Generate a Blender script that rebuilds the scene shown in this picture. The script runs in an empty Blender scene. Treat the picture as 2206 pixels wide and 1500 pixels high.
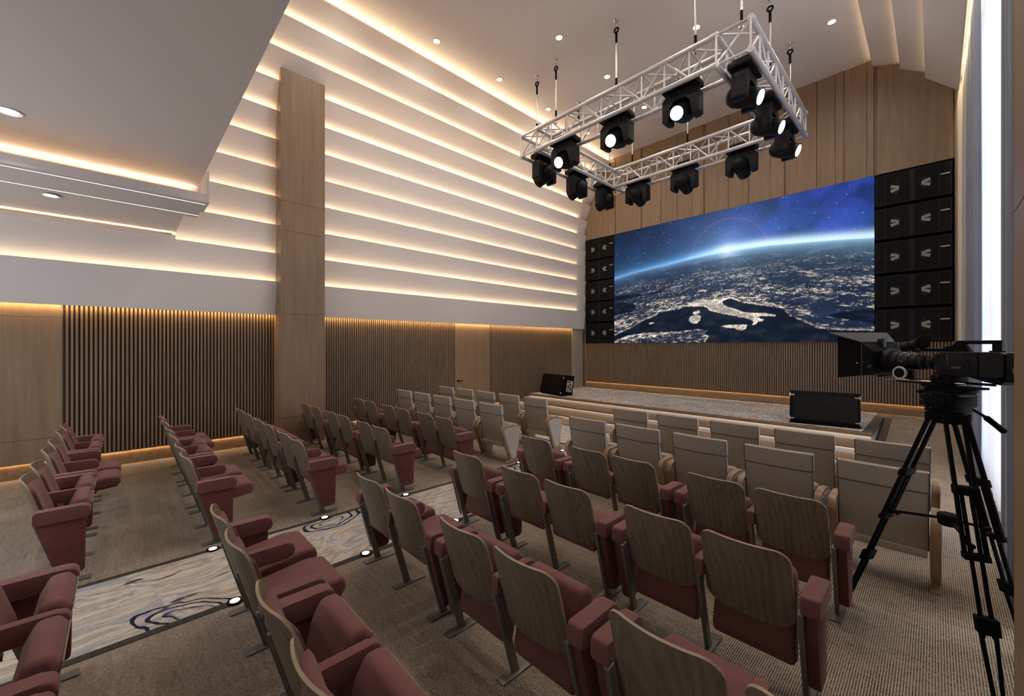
import bpy, bmesh, math, random
import numpy as np
from mathutils import Vector, Matrix
random.seed(7)
PI = math.pi
SC = bpy.context.scene
COL = SC.collection
R = math.radians

# ------------------------------------------------------------------ helpers
def link(o, parent=None):
    COL.objects.link(o)
    if parent is not None:
        o.parent = parent
    return o

def obj(name, bm, mat, parent=None, angle=35, loc=None, rot=None):
    me = bpy.data.meshes.new(name)
    bmesh.ops.recalc_face_normals(bm, faces=bm.faces[:])
    bm.to_mesh(me); bm.free()
    if angle:
        me.polygons.foreach_set('use_smooth', [True] * len(me.polygons))
        me.set_sharp_from_angle(angle=R(angle))
    if isinstance(mat, (list, tuple)):
        for m in mat: me.materials.append(m)
    else:
        me.materials.append(mat)
    o = bpy.data.objects.new(name, me)
    link(o, parent)
    if loc is not None: o.location = loc
    if rot is not None: o.rotation_euler = rot
    return o

def tag(o, label=None, cat=None, group=None, kind=None):
    if label: o['label'] = label
    if cat: o['category'] = cat
    if group: o['group'] = group
    if kind: o['kind'] = kind
    return o

def empty(name, loc=(0, 0, 0), rotz=0, parent=None):
    o = bpy.data.objects.new(name, None)
    o.empty_display_size = 0.1
    link(o, parent)
    o.location = loc; o.rotation_euler = (0, 0, rotz)
    return o

def thing(name, label, cat, loc=(0, 0, 0), rotz=0, group=None):
    return tag(empty(name, loc, rotz), label, cat, group)

def struct(name, bm=None, mat=None, parent=None, angle=35):
    o = obj(name, bm, mat, parent, angle) if bm is not None else empty(name)
    if parent is None: o['kind'] = 'structure'
    return o

def kids(o):
    return [c for c in bpy.data.objects if c.parent is o]

CHILD = {}
def register(root):
    CHILD[root.name] = [(c, kids(c)) for c in kids(root)]

def dup(root, loc, rotz=0):
    r = root.copy(); COL.objects.link(r)
    r.location = loc; r.rotation_euler = (0, 0, rotz)
    for c, gs in CHILD[root.name]:
        n = c.copy(); COL.objects.link(n); n.parent = r
        for g in gs:
            d = g.copy(); COL.objects.link(d); d.parent = n
    return r

def B(): return bmesh.new()

def add_verts_faces(bm, vs, fs):
    v = [bm.verts.new(p) for p in vs]
    out = []
    for f in fs:
        try: out.append(bm.faces.new([v[i] for i in f]))
        except ValueError: pass
    return v, out

def box(bm, x0, x1, y0, y1, z0, z1, bev=0, seg=2, M=None):
    vs = [(x, y, z) for z in (z0, z1) for y in (y0, y1) for x in (x0, x1)]
    fs = [(0, 2, 3, 1), (4, 5, 7, 6), (0, 1, 5, 4), (2, 6, 7, 3), (0, 4, 6, 2), (1, 3, 7, 5)]
    if M is not None: vs = [M @ Vector(p) for p in vs]
    v, f = add_verts_faces(bm, vs, fs)
    if bev:
        es = list({e for fa in f for e in fa.edges})
        bmesh.ops.bevel(bm, geom=es, offset=bev, segments=seg, affect='EDGES', profile=0.5)
    return v

def obox(bm, c, ax, ay, az, hx, hy, hz, bev=0, seg=2):
    ax, ay, az = Vector(ax).normalized(), Vector(ay).normalized(), Vector(az).normalized()
    M = Matrix(((ax.x, ay.x, az.x, c[0]), (ax.y, ay.y, az.y, c[1]), (ax.z, ay.z, az.z, c[2]), (0, 0, 0, 1)))
    return box(bm, -hx, hx, -hy, hy, -hz, hz, bev, seg, M)

def bar(bm, a, b, w, h, up=(0, 0, 1), bev=0):
    a, b = Vector(a), Vector(b)
    d = (b - a); L = d.length; d.normalize()
    s = d.cross(Vector(up))
    if s.length < 1e-4: s = d.cross(Vector((1, 0, 0)))
    s.normalize(); u = s.cross(d)
    return obox(bm, (a + b) / 2, d, s, u, L / 2, w / 2, h / 2, bev)

def tube(bm, pts, r, n=10, caps=True):
    pts = [Vector(p) for p in pts]
    rs = r if isinstance(r, (list, tuple)) else [r] * len(pts)
    rings = []
    ref = Vector((0, 0, 1))
    for i, p in enumerate(pts):
        d = (pts[min(i + 1, len(pts) - 1)] - pts[max(i - 1, 0)]).normalized()
        s = d.cross(ref)
        if s.length < 1e-3: s = d.cross(Vector((1, 0, 0)))
        s.normalize(); u = s.cross(d)
        rings.append([bm.verts.new(p + (s * math.cos(2 * PI * k / n) + u * math.sin(2 * PI * k / n)) * rs[i]) for k in range(n)])
    for a, b in zip(rings, rings[1:]):
        for k in range(n):
            bm.faces.new((a[k], a[(k + 1) % n], b[(k + 1) % n], b[k]))
    if caps:
        bm.faces.new(rings[0][::-1]); bm.faces.new(rings[-1])

def cyl(bm, a, b, r, n=16): tube(bm, [a, b], r, n)

def prism(bm, poly, axis, a, b, bev=0, seg=2):
    """poly: 2D points; axis 'x': poly=(y,z), 'y': (x,z), 'z': (x,y)"""
    def P(p, t):
        return {'x': (t, p[0], p[1]), 'y': (p[0], t, p[1]), 'z': (p[0], p[1], t)}[axis]
    n = len(poly)
    vs = [P(p, a) for p in poly] + [P(p, b) for p in poly]
    fs = [tuple(range(n))[::-1], tuple(range(n, 2 * n))] + [(i, (i + 1) % n, n + (i + 1) % n, n + i) for i in range(n)]
    v, f = add_verts_faces(bm, vs, fs)
    if bev:
        es = [e for e in {e for fa in f[:2] for e in fa.edges}]
        bmesh.ops.bevel(bm, geom=es, offset=bev, segments=seg, affect='EDGES', profile=0.5)
    return f

def puff(bm, poly, half, r, seg=5):
    """prism along x with softly rounded end faces"""
    n = len(poly)
    cy = (min(p[0] for p in poly) + max(p[0] for p in poly)) / 2; cz = (min(p[1] for p in poly) + max(p[1] for p in poly)) / 2
    wy = max(p[0] for p in poly) - cy; wz = max(p[1] for p in poly) - cz
    st_ = []
    for k in range(seg + 1):
        a = PI / 2 * k / seg
        st_.append((half - r + r * math.sin(a), r * (1 - math.cos(a))))
    st_ = [(-x, o) for x, o in reversed(st_)] + st_
    rings = []
    for x, o in st_:
        sy, sz = (wy - o) / wy, (wz - o) / wz
        rings.append([bm.verts.new((x, cy + (p[0] - cy) * sy, cz + (p[1] - cz) * sz)) for p in poly])
    for a, c in zip(rings, rings[1:]):
        for i in range(n): bm.faces.new((a[i], a[(i + 1) % n], c[(i + 1) % n], c[i]))
    bm.faces.new(rings[0]); bm.faces.new(rings[-1][::-1])

def round_poly(poly, radii, seg=6):
    """round the corners of a closed 2D polygon"""
    out = []
    n = len(poly)
    for i in range(n):
        p = Vector(poly[i]); a = Vector(poly[i - 1]); b = Vector(poly[(i + 1) % n])
        r = radii[i] if isinstance(radii, (list, tuple)) else radii
        if r <= 0: out.append(tuple(p)); continue
        d1 = (a - p).normalized(); d2 = (b - p).normalized()
        ang = d1.angle(d2); t = min(r / math.tan(ang / 2), 0.49 * (a - p).length, 0.49 * (b - p).length)
        s, e = p + d1 * t, p + d2 * t
        for k in range(seg + 1):
            f = k / seg
            q = s * (1 - f) ** 2 + p * 2 * f * (1 - f) + e * f * f
            out.append((q.x, q.y))
    return out

def sheet(bm, fn, us, vs_, thick_fn):
    """closed slab from a front grid fn(u,v) and a thickness vector"""
    def grid(off):
        return [[bm.verts.new(Vector(fn(u, v)) + (Vector(thick_fn(u, v)) if off else Vector())) for u in us] for v in vs_]
    a, b = grid(0), grid(1)
    m, n = len(vs_), len(us)
    for j in range(m - 1):
        for i in range(n - 1):
            bm.faces.new((a[j][i], a[j][i + 1], a[j + 1][i + 1], a[j + 1][i]))
            bm.faces.new((b[j][i], b[j + 1][i], b[j + 1][i + 1], b[j][i + 1]))
    for i in range(n - 1):
        bm.faces.new((a[0][i], b[0][i], b[0][i + 1], a[0][i + 1]))
        bm.faces.new((a[-1][i], a[-1][i + 1], b[-1][i + 1], b[-1][i]))
    for j in range(m - 1):
        bm.faces.new((a[j][0], a[j + 1][0], b[j + 1][0], b[j][0]))
        bm.faces.new((a[j][-1], b[j][-1], b[j + 1][-1], a[j + 1][-1]))

def torus(bm, c, axis, R_, r, n=24, m=8):
    axis = Vector(axis).normalized()
    s = axis.cross(Vector((0.3, 0.5, 0.81))).normalized(); u = axis.cross(s)
    rings = []
    for i in range(n):
        t = 2 * PI * i / n
        d = s * math.cos(t) + u * math.sin(t)
        cc = Vector(c) + d * R_
        rings.append([bm.verts.new(cc + (d * math.cos(2 * PI * k / m) + axis * math.sin(2 * PI * k / m)) * r) for k in range(m)])
    for i in range(n):
        a, b = rings[i], rings[(i + 1) % n]
        for k in range(m):
            bm.faces.new((a[k], b[k], b[(k + 1) % m], a[(k + 1) % m]))

# ------------------------------------------------------------------ materials
def lin(c):
    return tuple(((x / 255) / 12.92 if x / 255 <= 0.04045 else ((x / 255 + 0.055) / 1.055) ** 2.4) for x in c)

class NT:
    def __init__(s, name):
        s.m = bpy.data.materials.new(name); s.m.use_nodes = True
        s.t = s.m.node_tree; s.n = s.t.nodes; s.l = s.t.links
        s.b = s.n['Principled BSDF']; s.out = s.n['Material Output']
    def node(s, ty, **kw):
        n = s.n.new(ty)
        for k, v in kw.items():
            if k in n.inputs: n.inputs[k].default_value = v
            else: setattr(n, k, v)
        return n
    def link(s, a, b): s.l.new(a, b)

def plain(name, col, rough=0.5, metal=0.0, spec=0.5, bump=0, bscale=200, sheen=0):
    k = NT(name)
    k.b.inputs['Base Color'].default_value = (*col, 1)
    k.b.inputs['Roughness'].default_value = rough
    k.b.inputs['Metallic'].default_value = metal
    k.b.inputs['Specular IOR Level'].default_value = spec
    if sheen:
        k.b.inputs['Sheen Weight'].default_value = sheen
        k.b.inputs['Sheen Roughness'].default_value = 0.4
    tc = k.node('ShaderNodeTexCoord')
    nz = k.node('ShaderNodeTexNoise', Scale=bscale if bump else 6.0, Detail=3.0)
    k.link(tc.outputs['Object'], nz.inputs['Vector'])
    if bump:
        bp = k.node('ShaderNodeBump', Strength=bump, Distance=0.004)
        k.link(nz.outputs['Fac'], bp.inputs['Height'])
        k.link(bp.outputs['Normal'], k.b.inputs['Normal'])
    else:
        mr = k.node('ShaderNodeMapRange'); mr.inputs['To Min'].default_value = max(0, rough - 0.04); mr.inputs['To Max'].default_value = min(1, rough + 0.04)
        k.link(nz.outputs['Fac'], mr.inputs['Value']); k.link(mr.outputs['Result'], k.b.inputs['Roughness'])
    return k.m

def emit(name, col, strength):
    k = NT(name)
    k.b.inputs['Base Color'].default_value = (0, 0, 0, 1)
    k.b.inputs['Emission Color'].default_value = (*col, 1)
    k.b.inputs['Emission Strength'].default_value = strength
    return k.m

def wood(name, c0, c1, c2, scale=(14, 14, 0.9), rough=0.45, coord='Geometry', ring=False, spec=0.4, vary=0.0):
    k = NT(name)
    if coord == 'Geometry':
        g = k.node('ShaderNodeNewGeometry'); src = g.outputs['Position']
    else:
        g = k.node('ShaderNodeTexCoord'); src = g.outputs['Object']
    if vary:
        oi = k.node('ShaderNodeObjectInfo')
        va = k.node('ShaderNodeVectorMath', operation='ADD')
        cm = k.node('ShaderNodeCombineXYZ')
        mm = k.node('ShaderNodeMath', operation='MULTIPLY'); mm.inputs[1].default_value = vary
        k.link(oi.outputs['Random'], mm.inputs[0])
        k.link(mm.outputs[0], cm.inputs[0]); k.link(mm.outputs[0], cm.inputs[2])
        k.link(src, va.inputs[0]); k.link(cm.outputs[0], va.inputs[1]); src = va.outputs[0]
    mp = k.node('ShaderNodeMapping'); mp.inputs['Scale'].default_value = scale
    k.link(src, mp.inputs['Vector'])
    n1 = k.node('ShaderNodeTexNoise', Scale=1.0, Detail=5.0, Roughness=0.62, Distortion=0.5)
    k.link(mp.outputs[0], n1.inputs['Vector'])
    mp2 = k.node('ShaderNodeMapping'); mp2.inputs['Scale'].default_value = tuple(s * 6 for s in scale[:2]) + (scale[2] * 1.6,)
    k.link(src, mp2.inputs['Vector'])
    n2 = k.node('ShaderNodeTexNoise', Scale=1.0, Detail=3.0, Roughness=0.7)
    k.link(mp2.outputs[0], n2.inputs['Vector'])
    last = n1.outputs['Fac']
    if ring:
        w = k.node('ShaderNodeTexWave', wave_type='RINGS', rings_direction='Y', Scale=0.8, Distortion=9.0, Detail=2.5)
        w.inputs['Detail Scale'].default_value = 0.7
        k.link(mp.outputs[0], w.inputs['Vector'])
        mx0 = k.node('ShaderNodeMix', data_type='FLOAT'); mx0.inputs[0].default_value = 0.2
        k.link(last, mx0.inputs[2]); k.link(w.outputs['Fac'], mx0.inputs[3]); last = mx0.outputs[0]
    mx = k.node('ShaderNodeMix', data_type='FLOAT'); mx.inputs[0].default_value = 0.35
    k.link(last, mx.inputs[2]); k.link(n2.outputs['Fac'], mx.inputs[3])
    cr = k.node('ShaderNodeValToRGB')
    e = cr.color_ramp.elements
    e[0].position = 0.33; e[0].color = (*c0, 1)
    e[1].position = 0.68; e[1].color = (*c2, 1)
    m = e.new(0.5); m.color = (*c1, 1)
    k.link(mx.outputs[0], cr.inputs['Fac'])
    k.link(cr.outputs['Color'], k.b.inputs['Base Color'])
    k.b.inputs['Roughness'].default_value = rough
    k.b.inputs['Specular IOR Level'].default_value = spec
    bp = k.node('ShaderNodeBump', Strength=0.12, Distance=0.002)
    k.link(mx.outputs[0], bp.inputs['Height']); k.link(bp.outputs['Normal'], k.b.inputs['Normal'])
    return k.m

def carpet_mat(name, base, dark, rib=0.014, fine=(110, 45, 110)):
    k = NT(name)
    g = k.node('ShaderNodeNewGeometry')
    w = k.node('ShaderNodeTexWave', wave_type='BANDS', bands_direction='X', Scale=0.314 / rib * 1.0, Distortion=0.7, Detail=2.0)
    w.inputs['Detail Scale'].default_value = 3.0
    k.link(g.outputs['Position'], w.inputs['Vector'])
    mp = k.node('ShaderNodeMapping'); mp.inputs['Scale'].default_value = fine
    k.link(g.outputs['Position'], mp.inputs['Vector'])
    n = k.node('ShaderNodeTexNoise', Scale=1.0, Detail=2.0, Roughness=0.75); k.link(mp.outputs[0], n.inputs['Vector'])
    nb = k.node('ShaderNodeTexNoise', Scale=1.7, Detail=5.0, Roughness=0.7); k.link(g.outputs['Position'], nb.inputs['Vector'])
    mp3 = k.node('ShaderNodeMapping'); mp3.inputs['Scale'].default_value = (3, 26, 1)
    k.link(g.outputs['Position'], mp3.inputs['Vector'])
    nc = k.node('ShaderNodeTexNoise', Scale=1.0, Detail=4.0, Roughness=0.7); k.link(mp3.outputs[0], nc.inputs['Vector'])
    a = k.node('ShaderNodeMath', operation='MULTIPLY'); k.link(w.outputs['Fac'], a.inputs[0]); a.inputs[1].default_value = 0.42
    b = k.node('ShaderNodeMath', operation='MULTIPLY_ADD'); k.link(n.outputs['Fac'], b.inputs[0]); b.inputs[1].default_value = 0.8; k.link(a.outputs[0], b.inputs[2])
    c = k.node('ShaderNodeMath', operation='MULTIPLY_ADD'); k.link(nb.outputs['Fac'], c.inputs[0]); c.inputs[1].default_value = 0.35; k.link(b.outputs[0], c.inputs[2])
    d = k.node('ShaderNodeMath', operation='MULTIPLY_ADD'); k.link(nc.outputs['Fac'], d.inputs[0]); d.inputs[1].default_value = 0.3; k.link(c.outputs[0], d.inputs[2])
    cr = k.node('ShaderNodeValToRGB')
    cr.color_ramp.elements[0].position = 0.66; cr.color_ramp.elements[0].color = (*dark, 1)
    cr.color_ramp.elements[1].position = 1.02; cr.color_ramp.elements[1].color = (*base, 1)
    mul = k.node('ShaderNodeMath', operation='MULTIPLY'); mul.inputs[1].default_value = 0.95
    k.link(d.outputs[0], mul.inputs[0]); k.link(mul.outputs[0], cr.inputs['Fac'])
    k.link(cr.outputs['Color'], k.b.inputs['Base Color'])
    k.b.inputs['Roughness'].default_value = 0.95
    k.b.inputs['Specular IOR Level'].default_value = 0.1
    bp = k.node('ShaderNodeBump', Strength=0.5, Distance=0.004)
    k.link(d.outputs[0], bp.inputs['Height']); k.link(bp.outputs['Normal'], k.b.inputs['Normal'])
    return k.m

def marble_carpet(name):
    k = NT(name)
    g = k.node('ShaderNodeNewGeometry'); P0 = g.outputs['Position']
    def warp(src, scale, amt, det=2.0):
        n = k.node('ShaderNodeTexNoise', Scale=scale, Detail=det, Roughness=0.5); k.link(src, n.inputs['Vector'])
        v = k.node('ShaderNodeVectorMath', operation='SUBTRACT'); k.link(n.outputs['Color'], v.inputs[0]); v.inputs[1].default_value = (.5, .5, .5)
        m = k.node('ShaderNodeVectorMath', operation='SCALE'); k.link(v.outputs[0], m.inputs[0]); m.inputs['Scale'].default_value = amt
        a = k.node('ShaderNodeVectorMath', operation='ADD'); k.link(src, a.inputs[0]); k.link(m.outputs[0], a.inputs[1])
        return a.outputs[0]
    W0 = warp(P0, 0.7, 0.9)
    mp = k.node('ShaderNodeMapping'); mp.inputs['Rotation'].default_value = (0, 0, R(-38)); mp.inputs['Scale'].default_value = (1.0, 0.10, 1)
    k.link(W0, mp.inputs['Vector'])
    w = k.node('ShaderNodeTexNoise', Scale=6.5, Detail=6.0, Roughness=0.62, Distortion=0.4); k.link(mp.outputs[0], w.inputs['Vector'])
    cr = k.node('ShaderNodeValToRGB'); el = cr.color_ramp.elements
    el[0].position = 0.28; el[0].color = (*lin((150, 152, 158)), 1)
    el[1].position = 0.74; el[1].color = (*lin((168, 160, 150)), 1)
    for p, c in ((0.36, (200, 190, 174)), (0.42, (172, 166, 156)), (0.455, (148, 152, 162)), (0.49, (208, 200, 186)), (0.54, (188, 174, 154)), (0.58, (156, 148, 138)), (0.63, (206, 198, 184)), (0.68, (150, 154, 164))):
        q = el.new(p); q.color = (*lin(c), 1)
    k.link(w.outputs['Fac'], cr.inputs['Fac'])
    # dark brush strokes
    mp2 = k.node('ShaderNodeMapping'); mp2.inputs['Rotation'].default_value = (0, 0, R(-38)); mp2.inputs['Scale'].default_value = (1.0, 0.13, 1); mp2.inputs['Location'].default_value = (3.1, 1.7, 0)
    k.link(W0, mp2.inputs['Vector'])
    n2 = k.node('ShaderNodeTexNoise', Scale=4.2, Detail=4.0, Roughness=0.55); k.link(mp2.outputs[0], n2.inputs['Vector'])
    r2 = k.node('ShaderNodeValToRGB'); r2.color_ramp.elements[0].position = 0.655; r2.color_ramp.elements[1].position = 0.68
    k.link(n2.outputs['Fac'], r2.inputs['Fac'])
    mx = k.node('ShaderNodeMix', data_type='RGBA'); k.link(r2.outputs['Color'], mx.inputs[0]); k.link(cr.outputs['Color'], mx.inputs[6]); mx.inputs[7].default_value = (*lin((78, 70, 80)), 1)
    last = mx.outputs[2]
    # navy agate rings around a few knots
    W1 = warp(P0, 2.2, 0.35, 3.0)
    for (cx, cy, rot, rad) in ((-5.13, 1.86, 20, .62), (-4.12, .42, -35, .62), (-5.1, 4.75, 30, .6), (-4.9, 7.7, 60, .9), (-4.3, 6.2, 10, .5)):
        m3 = k.node('ShaderNodeMapping', vector_type='TEXTURE'); m3.inputs['Location'].default_value = (cx, cy, 0); m3.inputs['Rotation'].default_value = (0, 0, R(rot)); m3.inputs['Scale'].default_value = (.55, 1.0, 1)
        k.link(W1, m3.inputs['Vector'])
        ln = k.node('ShaderNodeVectorMath', operation='LENGTH'); k.link(m3.outputs[0], ln.inputs[0])
        mu = k.node('ShaderNodeMath', operation='MULTIPLY'); mu.inputs[1].default_value = 52; k.link(ln.outputs['Value'], mu.inputs[0])
        sn = k.node('ShaderNodeMath', operation='SINE'); k.link(mu.outputs[0], sn.inputs[0])
        gt = k.node('ShaderNodeMapRange'); gt.inputs['From Min'].default_value = .35; gt.inputs['From Max'].default_value = .6; k.link(sn.outputs[0], gt.inputs['Value'])
        mk = k.node('ShaderNodeMapRange'); mk.inputs['From Min'].default_value = rad * .75; mk.inputs['From Max'].default_value = rad * .72; k.link(ln.outputs['Value'], mk.inputs['Value'])
        mk2 = k.node('ShaderNodeMapRange'); mk2.inputs['From Min'].default_value = rad * .22; mk2.inputs['From Max'].default_value = rad * .26; k.link(ln.outputs['Value'], mk2.inputs['Value'])
        a = k.node('ShaderNodeMath', operation='MULTIPLY'); k.link(gt.outputs[0], a.inputs[0]); k.link(mk.outputs[0], a.inputs[1])
        c = k.node('ShaderNodeMath', operation='MULTIPLY'); k.link(a.outputs[0], c.inputs[0]); k.link(mk2.outputs[0], c.inputs[1])
        mm = k.node('ShaderNodeMix', data_type='RGBA'); k.link(c.outputs[0], mm.inputs[0]); k.link(last, mm.inputs[6]); mm.inputs[7].default_value = (*lin((34, 40, 74)), 1)
        last = mm.outputs[2]
    nf = k.node('ShaderNodeTexNoise', Scale=120.0, Detail=2.0); k.link(P0, nf.inputs['Vector'])
    mr = k.node('ShaderNodeMapRange'); mr.inputs['To Min'].default_value = 0.62; mr.inputs['To Max'].default_value = 1.2
    k.link(nf.outputs['Fac'], mr.inputs['Value'])
    mul = k.node('ShaderNodeVectorMath', operation='SCALE'); k.link(last, mul.inputs[0]); k.link(mr.outputs[0], mul.inputs['Scale'])
    k.link(mul.outputs[0], k.b.inputs['Base Color'])
    k.b.inputs['Roughness'].default_value = 0.95; k.b.inputs['Specular IOR Level'].default_value = 0.1
    return k.m

def sheer_mat(name, col, trans):
    k = NT(name)
    tl = k.node('ShaderNodeBsdfTranslucent', Color=(*col, 1))
    df = k.node('ShaderNodeBsdfDiffuse', Color=(*col, 1))
    tr = k.node('ShaderNodeBsdfTransparent', Color=(1, 1, 1, 1))
    m1 = k.node('ShaderNodeMixShader', Fac=0.35); k.link(tl.outputs[0], m1.inputs[1]); k.link(df.outputs[0], m1.inputs[2])
    m2 = k.node('ShaderNodeMixShader', Fac=trans); k.link(m1.outputs[0], m2.inputs[1]); k.link(tr.outputs[0], m2.inputs[2])
    k.link(m2.outputs[0], k.out.inputs['Surface'])
    return k.m

def fabric(name, col, rough=0.85, vary=0.12, scale=9, sheen=0.35, spec=0.2):
    k = NT(name)
    tc = k.node('ShaderNodeTexCoord')
    n = k.node('ShaderNodeTexNoise', Scale=scale, Detail=5.0, Roughness=0.65); k.link(tc.outputs['Object'], n.inputs['Vector'])
    mr = k.node('ShaderNodeMapRange'); mr.inputs['To Min'].default_value = 1 - vary; mr.inputs['To Max'].default_value = 1 + vary
    k.link(n.outputs['Fac'], mr.inputs['Value'])
    vm = k.node('ShaderNodeVectorMath', operation='SCALE'); vm.inputs[0].default_value = col; k.link(mr.outputs[0], vm.inputs['Scale'])
    k.link(vm.outputs[0], k.b.inputs['Base Color'])
    k.b.inputs['Roughness'].default_value = rough
    k.b.inputs['Specular IOR Level'].default_value = spec
    k.b.inputs['Sheen Weight'].default_value = sheen
    k.b.inputs['Sheen Roughness'].default_value = 0.45
    nf = k.node('ShaderNodeTexNoise', Scale=260.0, Detail=2.0); k.link(tc.outputs['Object'], nf.inputs['Vector'])
    bp = k.node('ShaderNodeBump', Strength=0.1, Distance=0.002); k.link(nf.outputs['Fac'], bp.inputs['Height'])
    k.link(bp.outputs['Normal'], k.b.inputs['Normal'])
    return k.m

M = {}
M['white'] = plain('painted_plaster', (0.77, 0.72, 0.69), 0.75, spec=0.2)
M['soffit'] = plain('painted_soffit', (0.82, 0.76, 0.73), 0.6, spec=0.25)
M['wallwood'] = wood('oak_veneer', (0.205, 0.134, 0.080), (0.258, 0.174, 0.107), (0.312, 0.217, 0.139), (10, 10, 0.7))
M['slat'] = wood('oak_slats', (0.172, 0.117, 0.074), (0.222, 0.155, 0.10), (0.275, 0.198, 0.132), (26, 26, 0.9))
M['slatback'] = plain('dark_slat_backing', (0.065, 0.044, 0.028), 0.8)
M['palewood'] = wood('pale_grooved_panel', (0.33, 0.28, 0.23), (0.38, 0.325, 0.27), (0.43, 0.37, 0.31), (14, 14, 0.6))
M['stagewood'] = wood('stage_oak', (0.155, 0.094, 0.050), (0.215, 0.137, 0.079), (0.275, 0.184, 0.112), (1.2, 16, 16))
M['darkwood'] = wood('dark_oak', (0.085, 0.062, 0.048), (0.11, 0.082, 0.064), (0.14, 0.105, 0.083), (16, 1.2, 16))
M['groove'] = plain('panel_joint', (0.10, 0.068, 0.044), 0.8)
M['carpet'] = carpet_mat('hall_carpet', (0.42, 0.342, 0.266), (0.055, 0.044, 0.034))
M['stagecarpet'] = carpet_mat('stage_carpet', (0.72, 0.66, 0.60), (0.14, 0.12, 0.105), rib=0.03, fine=(34, 34, 34))
def speckle(name, cols):
    k = NT(name)
    g = k.node('ShaderNodeNewGeometry')
    v = k.node('ShaderNodeTexVoronoi', Scale=62.0); k.link(g.outputs['Position'], v.inputs['Vector'])
    bw = k.node('ShaderNodeRGBToBW'); k.link(v.outputs['Color'], bw.inputs[0])
    n = k.node('ShaderNodeTexNoise', Scale=2.2, Detail=3.0); k.link(g.outputs['Position'], n.inputs['Vector'])
    ad = k.node('ShaderNodeMath', operation='MULTIPLY_ADD'); k.link(n.outputs['Fac'], ad.inputs[0]); ad.inputs[1].default_value = .35; k.link(bw.outputs[0], ad.inputs[2])
    cr = k.node('ShaderNodeValToRGB'); e = cr.color_ramp.elements
    e[0].position = .38; e[0].color = (*cols[0], 1); e[1].position = .92; e[1].color = (*cols[2], 1)
    q = e.new(.62); q.color = (*cols[1], 1)
    k.link(ad.outputs[0], cr.inputs['Fac']); k.link(cr.outputs['Color'], k.b.inputs['Base Color'])
    k.b.inputs['Roughness'].default_value = .95; k.b.inputs['Specular IOR Level'].default_value = .1
    bp = k.node('ShaderNodeBump', Strength=.5, Distance=.004); k.link(bw.outputs[0], bp.inputs['Height']); k.link(bp.outputs['Normal'], k.b.inputs['Normal'])
    return k.m
M['stagecarpet'] = speckle('speckled_carpet', ((.10, .085, .075), (.36, .33, .30), (.80, .76, .72)))
M['runner'] = marble_carpet('marbled_runner')
M['runneredge'] = carpet_mat('runner_border', (0.085, 0.073, 0.058), (0.025, 0.021, 0.017), rib=0.02)
M['shell'] = wood('weathered_oak', (0.118, 0.091, 0.062), (0.170, 0.134, 0.094), (0.218, 0.176, 0.127), (9, 9, 1.6), 0.5, 'Object', ring=True, vary=0.6)
M['shelledge'] = wood('oak_edge', (0.26, 0.2, 0.135), (0.32, 0.25, 0.17), (0.38, 0.30, 0.21), (12, 12, 2), 0.5, 'Object')
M['velvet'] = fabric('mauve_velvet', (0.178, 0.074, 0.071), 0.8, 0.16, 7, 0.15)
M['velvetdark'] = fabric('maroon_velvet', (0.135, 0.044, 0.044), 0.85, 0.16, 7, 0.12)
M['steel'] = plain('grey_steel', (0.185, 0.178, 0.165), 0.45, 0.5)
M['leather'] = fabric('beige_leather', (0.335, 0.288, 0.236), 0.5, 0.1, 8, 0.0, 0.4)
M['leatherlight'] = fabric('pale_leather', (0.47, 0.44, 0.41), 0.42, 0.2, 9, 0.0, 0.5)
M['piping'] = plain('dark_piping', (0.075, 0.06, 0.05), 0.6)
M['armwood'] = wood('arm_oak', (0.25, 0.16, 0.09), (0.33, 0.22, 0.13), (0.42, 0.295, 0.18), (10, 10, 3), 0.4, 'Object', vary=0.5)
M['black'] = plain('black_plastic', (0.0045, 0.0045, 0.0045), 0.55, spec=.2)
M['matte'] = plain('matte_black', (0.003, 0.003, 0.003), 0.7, spec=.12)
M['graphite'] = plain('graphite_paint', (0.008, 0.008, 0.0082), 0.55, spec=.22)
M['blackmetal'] = plain('black_metal', (0.02, 0.02, 0.02), 0.35, 0.6)
M['alu'] = plain('truss_aluminium', (0.62, 0.60, 0.60), 0.38, 0.35)
M['chrome'] = plain('chrome', (0.75, 0.73, 0.70), 0.18, 1.0)
M['cable'] = plain('steel_cable', (0.55, 0.53, 0.5), 0.4, 0.7)
M['red'] = plain('red_plastic', (0.45, 0.01, 0.012), 0.4)
M['lens'] = emit('lit_lens', (1, 0.98, 0.95), 6.0)
M['lamp'] = emit('lit_downlight', (1, 0.96, 0.90), 9.0)
M['floorlamp'] = emit('lit_floor_light', (1, 0.97, 0.92), 3.5)
M['ledline'] = emit('led_line', (1, 0.95, 0.88), 2.4)
M['ring'] = plain('lamp_ring', (0.72, 0.69, 0.66), 0.4)
M['drape'] = fabric('slate_blue_drape', (0.15, 0.175, 0.24), 0.6, 0.1, 3, 0.5, 0.3)
M['palecurtain'] = fabric('pale_grey_drape', (0.42, 0.40, 0.39), 0.7, 0.06, 3, 0.2)
M['sheer'] = sheer_mat('sheer_voile', (0.93, 0.93, 0.97), 0.42)
M['frame'] = plain('window_frame_paint', (0.6, 0.6, 0.6), 0.4)
M['grillebar'] = plain('speaker_frame', (0.014, 0.013, 0.013), 0.5, spec=.2)
M['petal'] = plain('horn_vane', (0.26, 0.29, 0.22), 0.35)
M['badge'] = plain('pale_badge', (0.5, 0.46, 0.43), 0.4)

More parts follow.
